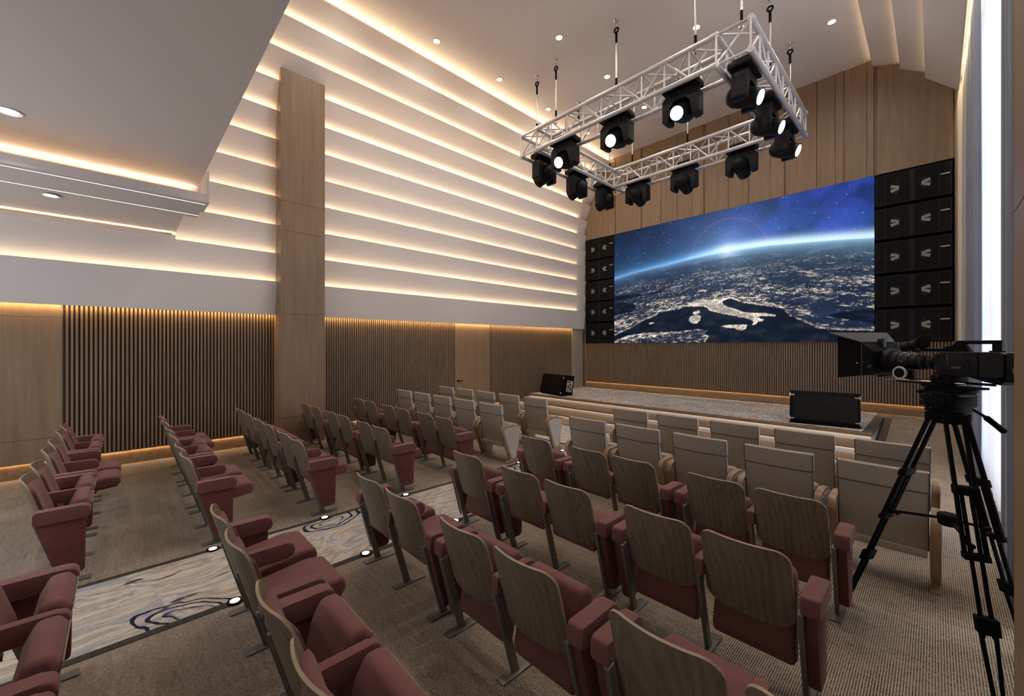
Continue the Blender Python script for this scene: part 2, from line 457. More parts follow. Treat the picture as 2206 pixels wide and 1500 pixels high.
def glass_mat():
    k = NT('window_glass')
    k.b.inputs['Base Color'].default_value = (0.95, 0.98, 1, 1)
    tr = k.node('ShaderNodeBsdfTransparent', Color=(0.93, 0.96, 0.98, 1))
    gl = k.node('ShaderNodeBsdfGlossy', Roughness=0.02)
    mx = k.node('ShaderNodeMixShader', Fac=0.06); k.link(tr.outputs[0], mx.inputs[1]); k.link(gl.outputs[0], mx.inputs[2])
    k.link(mx.outputs[0], k.out.inputs['Surface'])
    return k.m
M['glass'] = glass_mat()

def grille_mat():
    """perforated steel: small round holes"""
    k = NT('perforated_grille')
    tc = k.node('ShaderNodeTexCoord')
    mp = k.node('ShaderNodeMapping'); mp.inputs['Scale'].default_value = (48, 48, 48)
    k.link(tc.outputs['Object'], mp.inputs['Vector'])
    v = k.node('ShaderNodeTexVoronoi', Scale=1.0); v.inputs['Randomness'].default_value = 0.0
    k.link(mp.outputs[0], v.inputs['Vector'])
    cr = k.node('ShaderNodeValToRGB')
    cr.color_ramp.elements[0].position = 0.36; cr.color_ramp.elements[0].color = (0.002, 0.002, 0.002, 1)
    cr.color_ramp.elements[1].position = 0.46; cr.color_ramp.elements[1].color = (0.011, 0.010, 0.009, 1)
    k.link(v.outputs['Distance'], cr.inputs['Fac']); k.link(cr.outputs['Color'], k.b.inputs['Base Color'])
    k.b.inputs['Roughness'].default_value = 0.6; k.b.inputs['Specular IOR Level'].default_value = 0.12
    return k.m
M['grille'] = grille_mat()

# ------------------------------------------------------------------ lights
def area(name, c, d, along, length, width, power, color, spread=180):
    L = bpy.data.lights.new(name, 'AREA'); L.shape = 'RECTANGLE'
    L.size = length; L.size_y = width; L.energy = power; L.color = color; L.spread = R(spread)
    o = bpy.data.objects.new(name, L); COL.objects.link(o)
    z = -Vector(d).normalized(); x = Vector(along).normalized(); x = (x - z * x.dot(z)).normalized(); y = z.cross(x)
    o.matrix_world = Matrix(((x.x, y.x, z.x, c[0]), (x.y, y.y, z.y, c[1]), (x.z, y.z, z.z, c[2]), (0, 0, 0, 1)))
    return o  # portal of the added fill window in the back wall

def spot(name, c, d, power, color, size=70, blend=0.6, radius=0.05):
    L = bpy.data.lights.new(name, 'SPOT'); L.energy = power; L.color = color
    L.spot_size = R(size); L.spot_blend = blend; L.shadow_soft_size = radius
    o = bpy.data.objects.new(name, L); COL.objects.link(o)
    o.location = c
    o.rotation_euler = Vector(d).to_track_quat('-Z', 'Y').to_euler()
    return o

WARM = (1.0, 0.70, 0.42)
AMBER = (1.0, 0.60, 0.25)
CREAM = (1.0, 0.80, 0.58)
NEUTRAL = (1.0, 0.89, 0.79)
PEARL = (1.0, 0.90, 0.85)

# ------------------------------------------------------------------ camera
cam = bpy.data.cameras.new('view'); camo = bpy.data.objects.new('view', cam); COL.objects.link(camo)
camo.location = (0, 0, 2.15); camo.rotation_euler = (PI / 2, 0, R(46.12))
cam.sensor_width = 36; cam.lens = 877 / 2206 * 36; cam.shift_y = -5 / 2206; cam.clip_start = 0.05; cam.clip_end = 100
SC.camera = camo

# ------------------------------------------------------------------ room shell
XL, XR, YS, YB = -10.2, 0.35, 13.81, -3.6     # slat face wall, room edge, stage wall, back wall
ZC, ZL = 9.425, 4.27                            # high ceiling, low rear ceiling
YF = 0.75                                       # front edge of the low ceiling

b = B(); box(b, -10.6, 1.2, YB - .2, 14.6, -0.2, 0.0)
fl = struct('floor', b, M['carpet'], angle=0)

# --- wall_left
wl = struct('wall_left')
b = B()
box(b, -10.6, XL - .03, YB, 14.4, 0, 10.0)
obj('outer_wall', b, M['white'], wl, 0)
def slats_y(x0, x1, y0, y1, z0, z1, pitch=0.0565, w=0.031):
    b = B(); n = int(round((y1 - y0) / pitch)); p = (y1 - y0) / n
    for i in range(n):
        yc = y0 + (i + .5) * p
        box(b, x0, x1, yc - w / 2, yc + w / 2, z0, z1)
    return b
ZB0 = 0.24
b = B(); box(b, XL - .03, XL - .012, -.70, 13.15, ZB0, 3.0); obj('slat_backing', b, M['slatback'], wl, 0)
for (y0, y1) in ((-.68, 2.45), (3.36, 7.345), (8.79, 13.13)):
    obj('slat_panel', slats_y(XL - .012, XL + .025, y0, y1, ZB0, 3.0), M['slat'], wl, 0)
b = B()
for (z0, z1) in ((ZB0, .62), (.625, 2.62), (2.625, 3.0)):
    box(b, XL - .03, XL + .03, YB, -.715, z0, z1)
obj('flat_panel', b, M['wallwood'], wl, 0)
b = B()
box(b, XL - .03, XL + .045, 13.14, 13.30, 0, 3.0)
for i in range(9):
    box(b, XL - .03, XL + .06, 13.31 + i * .055, 13.36 + i * .055, 0, 3.0)
obj('grooved_panel', b, M['palewood'], wl, 0)
b = B()
box(b, XL - .04, XL + .005, YB, 2.46, 0, ZB0 - .012); box(b, XL - .04, XL + .005, 3.34, 13.13, 0, ZB0 - .012)
struct('baseboard_left', b, M['stagewood'], angle=0)

# door between the slats
dr = struct('door_1')
b = B(); box(b, XL - .03, XL + .025, 7.365, 8.77, 0.01, 3.0); obj('door_leaf', b, M['wallwood'], dr, 0)
b = B()
cyl(b, (XL + .02, 7.47, 1.07), (XL + .05, 7.47, 1.07), .032, 16)
cyl(b, (XL + .05, 7.47, 1.07), (XL + .085, 7.47, 1.07), .013, 10)
box(b, XL + .07, XL + .09, 7.455, 7.62, 1.058, 1.08, .004)
obj('door_handle', b, M['matte'], dr)

# white lapped boards: profile edges (x, z), bottom to top
E = [(-9.95, 2.83), (-9.95, 3.548), (-9.95, 4.166), (-9.95, 4.786), (-9.95, 5.408), (-9.95, 6.028), (-9.945, 6.652),
     (-9.89, 7.256), (-9.715, 7.822), (-9.44, 8.353), (-9.13, 8.866), (-8.78, 9.295)]
def board(y0, y1, pb, pt, nrm, th=.03):
    """board from pb to pt (profile points), thickness outward nrm (toward the wall)"""
    b = B()
    t = (Vector(pt) - Vector(pb)).normalized()
    q = [Vector(pb), Vector(pt), Vector(pt) + nrm * th, Vector(pb) + nrm * th]
    prism(b, [tuple(v) for v in q], 'y', y0, y1)
    return b
led = []
cladding = struct('wall_left_cladding')
for k in range(1, len(E)):
    e0, e1 = Vector(E[k - 1]), Vector(E[k])
    t = (e1 - e0).normalized(); out = Vector((-t.y, t.x))      # toward the wall / up
    if k == 1: pb = Vector((-10.085, 2.83))
    else: pb = e0 + out * .125 - t * .05
    nrm = Vector((-(e1 - pb).normalized().y, (e1 - pb).normalized().x))
    ys = YB if k <= 2 else YF - .05
    b = board(ys, 13.293, tuple(pb), tuple(e1), nrm)
    obj('lapped_board', b, M['white'], cladding, 0)
    b = board(13.303, 13.85, tuple(pb), tuple(e1), nrm)
    obj('lapped_board', b, M['white'], cladding, 0)
    # strip behind the upper lip, washing the next board
    if k < len(E) - 1:
        e2 = Vector(E[k + 1]); t2 = (e2 - e1).normalized(); o2 = Vector((-t2.y, t2.x))
    else:
        t2 = Vector((1, 0.0)); o2 = Vector((0, 1.0))
    c = e1 + o2 * .035 - t2 * .02
    d = (t2 * 1.0 + o2 * 0.30)
    led.append((k, ys + .02, c, d))
LEDW = 2.3
for k, ys, c, d in led:
    if k == 11: continue
    if k == 2: ys = YF
    L = 13.28 - ys
    area('cove_strip', (c.x, ys + L / 2, c.y), (d.x, 0, d.y), (0, 1, 0), L, .02, LEDW * L, WARM)
# flat upper ceiling cove
L = 13.8 - YF
area('cove_strip', (-8.86, YF + L / 2, 9.33), (.75, 0, .55), (0, 1, 0), L, .03, 3.6 * L, WARM)
# amber wash above the timber and along the toe-kick
for (y0, y1) in ((YB, 2.44), (3.37, 13.1)):
    area('timber_wash', (-10.125, (y0 + y1) / 2, 2.835), (-.22, 0, -1), (0, 1, 0), y1 - y0, .02, 4.0 * (y1 - y0), AMBER)
    area('toe_kick_strip', (XL + .018, (y0 + y1) / 2, ZB0 - .004), (-.12, 0, -1), (0, 1, 0), y1 - y0, .015, 1.3 * (y1 - y0), AMBER)

# wooden columns, one on each side wall
def column_mesh(x0, x1, y0, y1, zs, ztop):
    b = B(); zz = [0] + zs + [ztop]
    for a, c in zip(zz, zz[1:]):
        box(b, x0, x1, y0, y1, a + .004, c - .004)
    box(b, x0 + .01, x1 - .01, y0 + .01, y1 - .01, 0, ztop)
    return b
cl = struct('column_left', column_mesh(-10.3, -9.65, 2.455, 3.36, [.60, 2.84, 4.62, 5.25], 8.6), M['wallwood'], angle=0)
cr_ = struct('column_right', column_mesh(.284, .95, 2.45, 3.352, [.6, 2.84], 9.6), M['wallwood'], angle=0)

# --- stage wall
ws = struct('wall_stage')
b = B(); box(b, -10.6, 1.2, 14.3, 14.5, 0, 10.0); obj('outer_wall', b, M['matte'], ws, 0)
b = B(); n = int((0.31 + 9.97) / .0565); p = (0.31 + 9.97) / n
for i in range(n):
    xc = -9.97 + (i + .5) * p
    box(b, xc - .0155, xc + .0155, YS - .022, YS + .015, .70, 2.25)
obj('slat_panel', b, M['slat'], ws, 0)
b = B(); box(b, -9.97, .32, YS + .012, YS + .05, 0.3, 2.25); obj('slat_backing', b, M['slatback'], ws, 0)
seams = [-9.97, -8.60, -8.57, -7.86, -7.50, -7.44, -6.74, -6.33, -6.16, -5.64, -5.27, -5.22, -4.52, -4.12, -3.95, -3.37, -3.02, -2.97, -2.26, -1.86, -1.68, -1.22, -1.08, -1.03, .29, .33]
b = B()
for i, (a, c) in enumerate(zip(seams, seams[1:])):
    yy = YS + .02 if (c - a) < .07 else (YS - (.018 if i % 2 else .006))
    box(b, a + .005, c - .005, yy, YS + .08, 6.47, 9.7)
obj('plank_panel', b, M['wallwood'], ws, 0)
b = B(); box(b, -9.97, .33, YS + .03, YS + .1, 6.47, 9.7); obj('joint_backing', b, M['groove'], ws, 0)
b = B(); box(b, .31, .345, YS - .03, 14.3, 0, 9.7); box(b, -10.0, -9.965, YS - .03, 14.3, 0, 9.7); obj('edge_trim', b, M['wallwood'], ws, 0)
b = B(); box(b, -9.96, .305, YS - .012, YS + .008, .455, .688)
struct('baseboard_stage', b, M['stagewood'], angle=0)
area('toe_kick_strip', (-4.85, YS - .024, .695), (0, .12, -1), (1, 0, 0), 10.2, .015, 0.8 * 10.2, AMBER)

# --- ceiling
ce = struct('ceiling')
b = B(); box(b, -9.25, -1.0, YF - .1, 14.3, ZC, ZC + .08); box(b, -9.25, -9.2, YF - .1, 14.3, 8.9, ZC); obj('ceiling_slab', b, M['white'], ce, 0)
RB = [((-1.11, 9.27), (-.61, 9.08)), ((-.60, 8.945), (-.17, 8.666)), ((-.168, 8.515), (.352, 7.995))]
for i, (p0, p1) in enumerate(RB):
    t = (Vector(p1) - Vector(p0)).normalized(); nn = Vector((-t.y, t.x))
    bb = B(); a0, a1 = Vector(p0), Vector(p1)
    prism(bb, [tuple(a0), tuple(a1), tuple(a1 + nn * .03), tuple(a0 + nn * .03)], 'y', YF - .1, 13.85)
    if i == 2: box(bb, .352, .375, YF - .1, 13.85, 7.99, 8.26)
    obj('lapped_board', bb, M['white'], ce, 0)
    c = a0 + nn * .06 + t * .01
    area('cove_strip', (c.x, YF + 6.5, c.y), (-t.x * 1.0 + nn.x * .6, 0, -t.y + nn.y * .6), (0, 1, 0), 12.9, .02, .55 * 13, WARM)
b = B(); box(b, -10.6, 1.2, YB - .2, 14.6, 9.95, 10.1); obj('roof', b, M['white'], ce, 0)
b = B(); box(b, .345, .80, YF - .1, 14.3, 8.24, 8.30); obj('curtain_pocket', b, M['white'], ce, 0)
area('pocket_strip', (.40, 8.4, 8.20), (.55, 0, -.6), (0, 1, 0), 10.4, .03, 10.0 * 10.4, (1, .80, .48))
# end of the curtain pocket
b = B(); box(b, .345, .95, 13.80, 14.3, 0, 8.24); obj('pocket_end', b, M['white'], ce, 0)

# low rear ceiling with a dropped light trough
lo = struct('ceiling_rear')
b = B()
box(b, -6.92, 1.1, YB, YF, ZL, ZL + .12)
box(b, -10.10, -6.86, YB, YF, 4.29, ZL + .12)
obj('ceiling_slab', b, M['soffit'], lo, 0)
b = B(); box(b, -9.96, 1.1, YF - .06, YF, ZL + .1, 9.6); obj('fascia', b, M['white'], lo, 0)
b = B()
prism(b, [(-6.945, 3.886), (-6.12, 3.886), (-6.12, 3.985), (-6.145, 3.985), (-6.145, 3.91), (-6.91, 3.91), (-6.91, ZL), (-6.945, ZL)], 'y', YB, YF)
box(b, -6.60, -6.12, YF + .001, YF + .03, 3.886, ZL)
obj('light_trough', b, M['soffit'], lo, 0)
b = B()
box(b, -6.232, -6.222, YB, YF + .0, 3.8845, 3.888)
box(b, -6.825, -6.815, YB, YF + .0, 3.8845, 3.888)
obj('led_line', b, M['ledline'], lo, 0)
area('trough_strip', (-6.875, (YB + YF) / 2, 4.215), (.45, 0, .9), (0, 1, 0), YF - YB - .1, .02, 2.0 * 4.3, WARM)
b = B(); box(b, -9.955, -9.925, YB, YF - .004, 4.16, 4.235); obj('cove_band', b, M['white'], lo, 0)
area('cove_strip', (-9.985, (YB + YF) / 2, 4.20), (.5, 0, 1), (0, 1, 0), YF - YB - .05, .02, 2.0 * 4.3, WARM)

# --- back and right walls
b = B()
box(b, -10.6, -9.2, YB - .2, YB, 0, 10); box(b, -3.4, 1.2, YB - .2, YB, 0, 10); box(b, -9.2, -3.4, YB - .2, YB, 0, .8); box(b, -9.2, -3.4, YB - .2, YB, 3.75, 10)
struct('wall_back', b, M['wallwood'], angle=0)
fill_win = struct('added_fill_window')  # added behind the camera: soft fill daylight for soffit and chair backs
b = B()
for i in range(5):
    x = -9.17 + i * 1.435; box(b, x - .03, x + .03, YB - .12, YB - .05, .8, 3.75)
for z in (.83, 3.72): box(b, -9.2, -3.4, YB - .12, YB - .05, z - .03, z + .03)
obj('window_frame', b, M['frame'], fill_win, 0)
b = B(); box(b, -9.2, -3.4, YB - .09, YB - .082, .8, 3.75); obj('window_glass', b, M['glass'], fill_win, 0)
wr = struct('wall_right')
WX = .86
b = B()
box(b, .45, 1.2, YB, 2.45, 0, 10)
box(b, WX, 1.0, 3.3, 4.6, 0, 10); box(b, WX, 1.0, 12.6, 14.4, 0, 10)
box(b, WX, 1.0, 4.6, 12.6, 0, .12); box(b, WX, 1.0, 4.6, 12.6, 8.0, 10)
box(b, .9, 1.2, 2.4, 3.4, 0, 10)
obj('outer_wall', b, M['white'], wr, 0)
wn = struct('window_1')
b = B()
for i in range(6):
    y = 4.6 + i * 1.6; box(b, WX + .02, WX + .09, y - .03, y + .03, .12, 8.0)
for z in (.15, 2.6, 5.2, 7.97): box(b, WX + .02, WX + .09, 4.6, 12.6, z - .03, z + .03)
obj('window_frame', b, M['frame'], wn, 0)
b = B(); box(b, WX + .05, WX + .058, 4.6, 12.6, .12, 8.0); obj('window_glass', b, M['glass'], wn, 0)

# ------------------------------------------------------------------ curtains
def curtain(name, mat, x, y0, y1, amp, wl_, z0, z1, ph=0, irr=.35, th=.006):
    b = B(); n = int((y1 - y0) / wl_ * 14) + 2
    rng = random.Random(int(ph * 100) + 5)
    ys = [y0 + (y1 - y0) * i / (n - 1) for i in range(n)]
    a1, a2, a3 = rng.random() * 6, rng.random() * 6, rng.random() * 6
    def X(y, z):
        s = (y - y0) / wl_ * 2 * PI
        fz = .75 + .25 * (1 - z / z1)
        return x + fz * amp * (math.sin(s + a1 + .6 * math.sin(s * .37 + a2)) + irr * math.sin(s * 2.3 + a3 + z * .12) + .15 * math.sin(s * .21 + z * .5))
    zs = [z0 + (z1 - z0) * j / 10 for j in range(11)]
    sheet(b, lambda u, v: (X(u, v), u, v), ys, zs, lambda u, v: (th, 0, 0))
    return obj(name, b, mat, None, 60)
cu = curtain('drape', M['drape'], .462, 4.85, 6.12, .036, .17, .03, 8.16, 1.1)
tag(cu, 'slate blue floor-length drape gathered beside the wooden column, nearest the camera tripod', 'curtain')
cu2 = curtain('drape', M['drape'], .470, 9.8, 12.6, .038, .19, .03, 8.16, 2.3)
tag(cu2, 'slate blue floor-length drape gathered between the white sheer and the loudspeaker stack', 'curtain')
cu3 = curtain('drape', M['palecurtain'], .450, 12.62, 13.72, .028, .14, .03, 8.16, 3.7)
tag(cu3, 'pale grey drape in narrow pleats at the stage end of the window', 'curtain')
sh = curtain('sheer_curtain', M['sheer'], .59, 4.9, 12.6, .028, .16, .03, 8.16, 4.9, th=.003)
tag(sh, 'bright white sheer curtain glowing with daylight behind the slate blue drapes', 'curtain')
# curtain track with black gliders
tk = thing('curtain_track', 'thin curtain track with black gliders under the lit curtain pocket', 'curtain track', (.53, 8.9, 8.18))
b = B(); box(b, -.02, .02, -3.70, .85, .05, .075); obj('rail', b, M['ring'], tk, 0)
b = B()
for i in range(24):
    y = -3.65 + i * .19; box(b, -.03, .03, y - .025, y + .025, -.03, .035, .005)
gl = obj('gliders', b, M['matte'], tk); gl['kind'] = 'stuff'

# ------------------------------------------------------------------ stage
st = thing('stage', 'low oak-edged stage with grey carpet and three lit steps under the screen', 'stage', (-5.2, 10.3, 0))
ox, oy = 5.2, -10.3
XS0, XS1 = -10.06, -.84
def S(bm, x0, x1, y0, y1, z0, z1, bev=0): box(bm, x0 + ox, x1 + ox, y0 + oy, y1 + oy, z0, z1, bev)
b = B(); S(b, XS0, XS1 - .165, 10.55, YS - .045, .30, .452); obj('stage_carpet', b, M['stagecarpet'], st, 0)
b = B(); S(b, XS0, XS1, 10.38, 10.55, .40, .455, .004); obj('stage_nosing', b, M['stagewood'], st)
b = B(); S(b, XS1 - .16, XS1, 10.55, 13.0, .40, .455, .004); obj('side_trim', b, M['darkwood'], st)
M['riser'] = plain('white_riser', (0.80, 0.77, 0.73), 0.6)
b = B(); S(b, XS0, XS1 - .02, 10.44, 10.47, 0, .40); obj('riser', b, M['riser'], st, 0)
b = B(); S(b, XS1 - .05, XS1 - .02, 10.46, 13.0, 0, .40); obj('side_riser', b, M['riser'], st, 0)
for (y0, y1, zt) in ((9.72, 10.44, .30), (9.18, 9.78, .15)):
    x1 = XS1 - .004
    b = B(); S(b, XS0, x1, y0, y1, zt - .04, zt, .004); obj('tread', b, M['stagewood'], st)
    b = B(); S(b, XS0, x1 - .02, y0 + .06, y0 + .09, 0, zt - .04); obj('riser', b, M['riser'], st, 0)
# strips of light tucked under each nosing
for (y, z) in ((10.40, .392), (9.75, .255), (9.21, .105)):
    area('step_strip', (-5.4, y + .012, z), (0, .5, -1), (1, 0, 0), 9.1, .012, .17 * 9.1, CREAM)
# carpeted ramp up to stage level beside the stage
rp = thing('ramp', 'carpeted ramp with a dark wooden edge rising beside the stage to the curtain wall', 'ramp', (-.2, 12, 0))
b = B()
prism(b, [(13.0 - 12, .45), (YS - .045 - 12, .45), (YS - .045 - 12, 0), (9.6 - 12, 0.002)], 'x', -.496, .60)
obj('ramp_carpet', b, M['carpet'], rp, 0)
b = B()
box(b, XS1 - .158 + .2, -.70 + .2, 13.006 - 12, YS - .045 - 12, 0, .45)
obj('landing_carpet', b, M['carpet'], rp, 0)
b = B()
prism(b, [(13.02 - 12, .452), (13.02 - 12, 0), (9.6 - 12, 0), (9.6 - 12, .01)], 'x', XS1 + .012 + .2, -.70 + .2)
obj('ramp_edging', b, M['darkwood'], rp, 0)

# ------------------------------------------------------------------ carpet runner and floor lights
rn = thing('aisle_runner', 'marbled beige and navy carpet runner down the aisle and across before the stage', 'carpet', (-4.665, 2.6, 0))
XA0, XA1, YX0, YX1 = -5.30, -4.03, 6.97, 8.72
def Rn(bm, x0, x1, y0, y1, z): box(bm, x0 + 4.665, x1 + 4.665, y0 - 2.6, y1 - 2.6, 0.0005, z)
b = B(); Rn(b, XA0 + .07, XA1 - .07, YB + .1, YX0 + .07, .005); Rn(b, -10.0, -.8, YX0 + .07, YX1 - .07, .005)
obj('runner_field', b, M['runner'], rn, 0)
b = B()
Rn(b, XA0, XA0 + .07, YB + .1, YX0, .006); Rn(b, XA1 - .07, XA1, YB + .1, YX0, .006)
Rn(b, -10.0, XA0 + .07, YX0, YX0 + .07, .006); Rn(b, XA1 - .07, -.8, YX0, YX0 + .07, .006); Rn(b, -10.0, -.8, YX1 - .07, YX1, .006)
obj('runner_border', b, M['runneredge'], rn, 0)

ORD = ['first', 'second', 'third', 'fourth', 'fifth', 'sixth', 'seventh', 'eighth', 'ninth', 'tenth', 'eleventh', 'twelfth']
def disc(bm, r, z, n=24, r0=0.0, z1=None):
    pass
def floor_light_proto():
    t = thing('aisle_floor_light', 'x', 'floor light')
    b = B()
    tube(b, [(0, 0, 0.001), (0, 0, .012)], .058, 24)
    obj('housing', b, M['matte'], t)
    b = B(); tube(b, [(0, 0, .010), (0, 0, .0145)], .036, 24); obj('lens', b, M['floorlamp'], t)
    return t
fp = floor_light_proto(); register(fp)
first = True
WALLSIDE = 'timber wall side'; CURTSIDE = 'curtain side'
for side, x, ys in ((WALLSIDE, XA0 + .035, (.70, 1.83, 2.95, 4.10, 5.25, 6.49)), (CURTSIDE, XA1 - .035, (.69, 1.82, 2.95, 4.10, 5.25, 6.49))):
    for i, y in enumerate(ys):
        o = fp if first else dup(fp, (0, 0, 0)); first = False
        o.location = (x, y, .004)
        tag(o, 'round lit floor light on the runner border, %s towards the stage, %s' % (ORD[i], side), 'floor light', 'aisle floor lights')

# ------------------------------------------------------------------ downlights
def downlight_proto():
    t = thing('ceiling_downlight', 'x', 'ceiling light')
    b = B(); torus(b, (0, 0, 0), (0, 0, 1), .086, .007, 32, 8); obj('trim_ring', b, M['ring'], t)
    b = B(); tube(b, [(0, 0, -.004), (0, 0, .004)], .062, 28); obj('lamp', b, M['lamp'], t)
    b = B(); tube(b, [(0, 0, .001), (0, 0, .006)], .082, 28); obj('reflector', b, M['white'], t)
    return t
dp = downlight_proto(); register(dp)
first = True
cols = {-8.25: 'nearest the lit cove', -6.15: 'second line from the lit cove', -3.78: 'third line from the lit cove', -1.61: 'line beside the curtain side boards'}
for x, cname in cols.items():
    for i, y in enumerate((3.42, 5.44, 7.46, 9.48, 11.51)):
        if (x, i) in ((-3.78, 4), (-1.61, 1), (-1.61, 0), (-3.78, 0)): pass
        spot('downlight_beam', (x, y, ZC - .03), (0, 0, -1), 95, NEUTRAL, 165, .9, .06)
        if i == 0 or (x == -1.61 and i < 4 and i != 4 and i < 3): continue
        o = dp if first else dup(dp, (0, 0, 0)); first = False
        o.location = (x, y, ZC - .004)
        tag(o, 'small round downlight in high ceiling, %s from stage wall, %s' % (ORD[4 - i], cname), 'ceiling light', 'downlights in the high ceiling')
# recessed lights of the low rear ceiling
for (x, y, lab, pw) in ((-5.80, -.73, 'round downlight in the low rear ceiling, on the room side of the light trough', 60),
                        (-8.64, -.71, 'round downlight in the low rear ceiling, between the trough and the wall', 45),
                        (-5.80, -2.6, None, 50), (-3.3, -.73, None, 40), (-3.3, -2.6, None, 40), (-1.0, -.9, None, 25)):
    spot('downlight_beam', (x, y, ZL - .03), (0, 0, -1), pw, NEUTRAL, 90, .7, .06)
    if lab:
        o = dup(dp, (x, y, ZL - .004)); tag(o, lab, 'ceiling light', 'downlights in the low ceiling')

# ------------------------------------------------------------------ led screen
def make_screen():
    W, H, N, Mv = 7.53, 4.20, 560, 314
    u = np.linspace(0, 1, N + 1); v = np.linspace(0, 1, Mv + 1)
    U, V = np.meshgrid(u, v)
    rs = np.random.RandomState(3)
    def vnoise(x, y, seed):
        r = np.random.RandomState(seed); G = r.rand(256, 256)
        xi = np.floor(x).astype(int); yi = np.floor(y).astype(int); fx = x - xi; fy = y - yi
        fx = fx * fx * (3 - 2 * fx); fy = fy * fy * (3 - 2 * fy)
        g = lambda a, c: G[a % 256, c % 256]
        return (g(xi, yi) * (1 - fx) + g(xi + 1, yi) * fx) * (1 - fy) + (g(xi, yi + 1) * (1 - fx) + g(xi + 1, yi + 1) * fx) * fy
    def fbm(x, y, seed, o=5, g=.55):
        s = 0; a = 1; t = 0
        for i in range(o):
            s = s + a * vnoise(x * 2 ** i, y * 2 ** i, seed + i); t += a; a *= g
        return s / t
    # picture coordinates of the reference crop -> screen uv
    CX, HZ, F, yaw, h = 1103., 745., 877., R(46.12), 2.15
    def uv(p):
        px, py = 1300 + p[0] / 3.677, 380 + p[1] / 3.677
        a = (px - CX) / F
        rx, ry, rz = -math.sin(yaw) + math.cos(yaw) * a, math.cos(yaw) + math.sin(yaw) * a, (HZ - py) / F
        t = YS / ry
        return ((rx * t + 8.60) / W, (h + rz * t - 2.255) / H)
    hz = [uv(p) for p in ((95, 815), (250, 765), (400, 728), (650, 665), (900, 608), (1000, 588), (1300, 548), (1600, 524), (1900, 502), (2145, 488))]
    hu, hv = zip(*hz)
    HV = np.interp(U, hu, hv)
    d = (V - HV)                                    # >0 sky
    su, sv = uv((985, 598))
    dist = np.hypot((U - su) * 1.79, V - sv)
    px = U * 16; py = V * 9
    # sky
    base = np.zeros(U.shape + (3,))
    neb = fbm(px * .55, py * .55, 11)
    right = np.clip((U - .25) / .75, 0, 1)
    top = np.clip(d / .45, 0, 1)
    skyc = np.stack([.008 + .010 * right, .018 + .020 * right, .075 + .20 * right], -1)
    skyc = skyc * (0.55 + 1.5 * np.clip(neb - .38, 0, 1)[..., None] * (1 + 1.6 * right[..., None]))
    halo = np.exp(-np.clip(d, 0, 9) / .16)[..., None] * np.array([.03, .10, .22]) * (1 - .4 * np.abs(U - .4)[..., None])
    glow = np.exp(-np.clip(d, 0, 9) / .022)[..., None] * np.array([.16, .42, .80]) * (.75 + .7 * np.exp(-((U - su) / .35) ** 2))[..., None]
    rightband = np.exp(-((d - .01) / .035) ** 2)[..., None] * np.clip((U - .35) / .3, 0, 1)[..., None] * np.array([.62, .72, .68])
    sky = skyc + halo + glow + rightband
    ring = np.exp(-((np.hypot((U - su) * 1.79, V - sv + .02) - .265) / .008) ** 2)[..., None] * np.array([.05, .008, .02])
    sky = sky + ring
    # earth
    dd = np.clip(-d, 0, 2)
    rel = np.clip(dd / .5, 0, 1)
    e0 = np.stack([.003 + 0 * U, .009 + 0 * U, .026 + 0 * U], -1)
    haze = np.exp(-dd / .05)[..., None] * np.array([.05, .13, .25]) + np.exp(-dd / .010)[..., None] * np.array([.28, .42, .55]) * (.5 + .8 * np.exp(-((U - su) / .25) ** 2))[..., None]
    rband = np.exp(-(dd / .05))[..., None] * np.clip((U - .4) / .3, 0, 1)[..., None] * np.array([.16, .26, .30])
    clouds = np.clip(fbm(px * 1.2, py * 3.5, 31) - .48, 0, 1)[..., None] * np.array([.10, .18, .30]) * np.exp(-dd / .22)[..., None] * 1.2
    # land / sea
    def inside(poly):
        pts = [uv(p) for p in poly]
        r = np.zeros(U.shape, bool); n = len(pts); j = n - 1
        wob = .006 * (fbm(px * 5, py * 5, 77) - .5) * 2
        UU, VV = U + wob, V + wob * .8
        for i in range(n):
            xi, yi = pts[i]; xj, yj = pts[j]
            c = ((yi > VV) != (yj > VV)) & (UU < (xj - xi) * (VV - yi) / (yj - yi + 1e-12) + xi)
            r ^= c; j = i
        return r
    sea = inside([(60, 1275), (200, 1215), (245, 1190), (330, 1140), (430, 1100), (440, 1080), (520, 1065), (600, 1055), (660, 1030), (700, 1010), (930, 990), (1010, 966), (1100, 1000), (1200, 1015), (1330, 1035), (1430, 1050), (1455, 1085), (1490, 1110), (1560, 1140), (1640, 1170), (1680, 1200), (1820, 1218), (2300, 1225), (2300, 1420), (60, 1420)])
    boot = inside([(655, 1032), (690, 1003), (760, 985), (860, 978), (930, 968), (1012, 962), (955, 985), (938, 1003), (960, 1025), (1000, 1040), (1060, 1060), (1130, 1078), (1200, 1083), (1290, 1085), (1368, 1100), (1362, 1113), (1300, 1106), (1240, 1108), (1222, 1120), (1277, 1134), (1262, 1150), (1228, 1150), (1208, 1172), (1180, 1180), (1196, 1160), (1190, 1143), (1150, 1127), (1080, 1113), (1000, 1099), (920, 1083), (850, 1060), (800, 1030), (730, 1032)])
    sic = inside([(938, 1190), (1000, 1176), (1080, 1180), (1147, 1176), (1132, 1207), (1100, 1222), (1050, 1206), (970, 1198)])
    sar = inside([(690, 1115), (740, 1098), (775, 1110), (765, 1145), (745, 1167), (705, 1162), (683, 1135)])
    cor = inside([(712, 1080), (760, 1062), (770, 1080), (742, 1096), (718, 1094)])
    afr = inside([(60, 1320), (200, 1262), (330, 1240), (500, 1235), (650, 1224), (760, 1210), (842, 1224), (802, 1245), (847, 1270), (822, 1290), (800, 1340), (60, 1340)])
    bal = inside([(360, 1165), (400, 1155), (415, 1165), (380, 1175)])
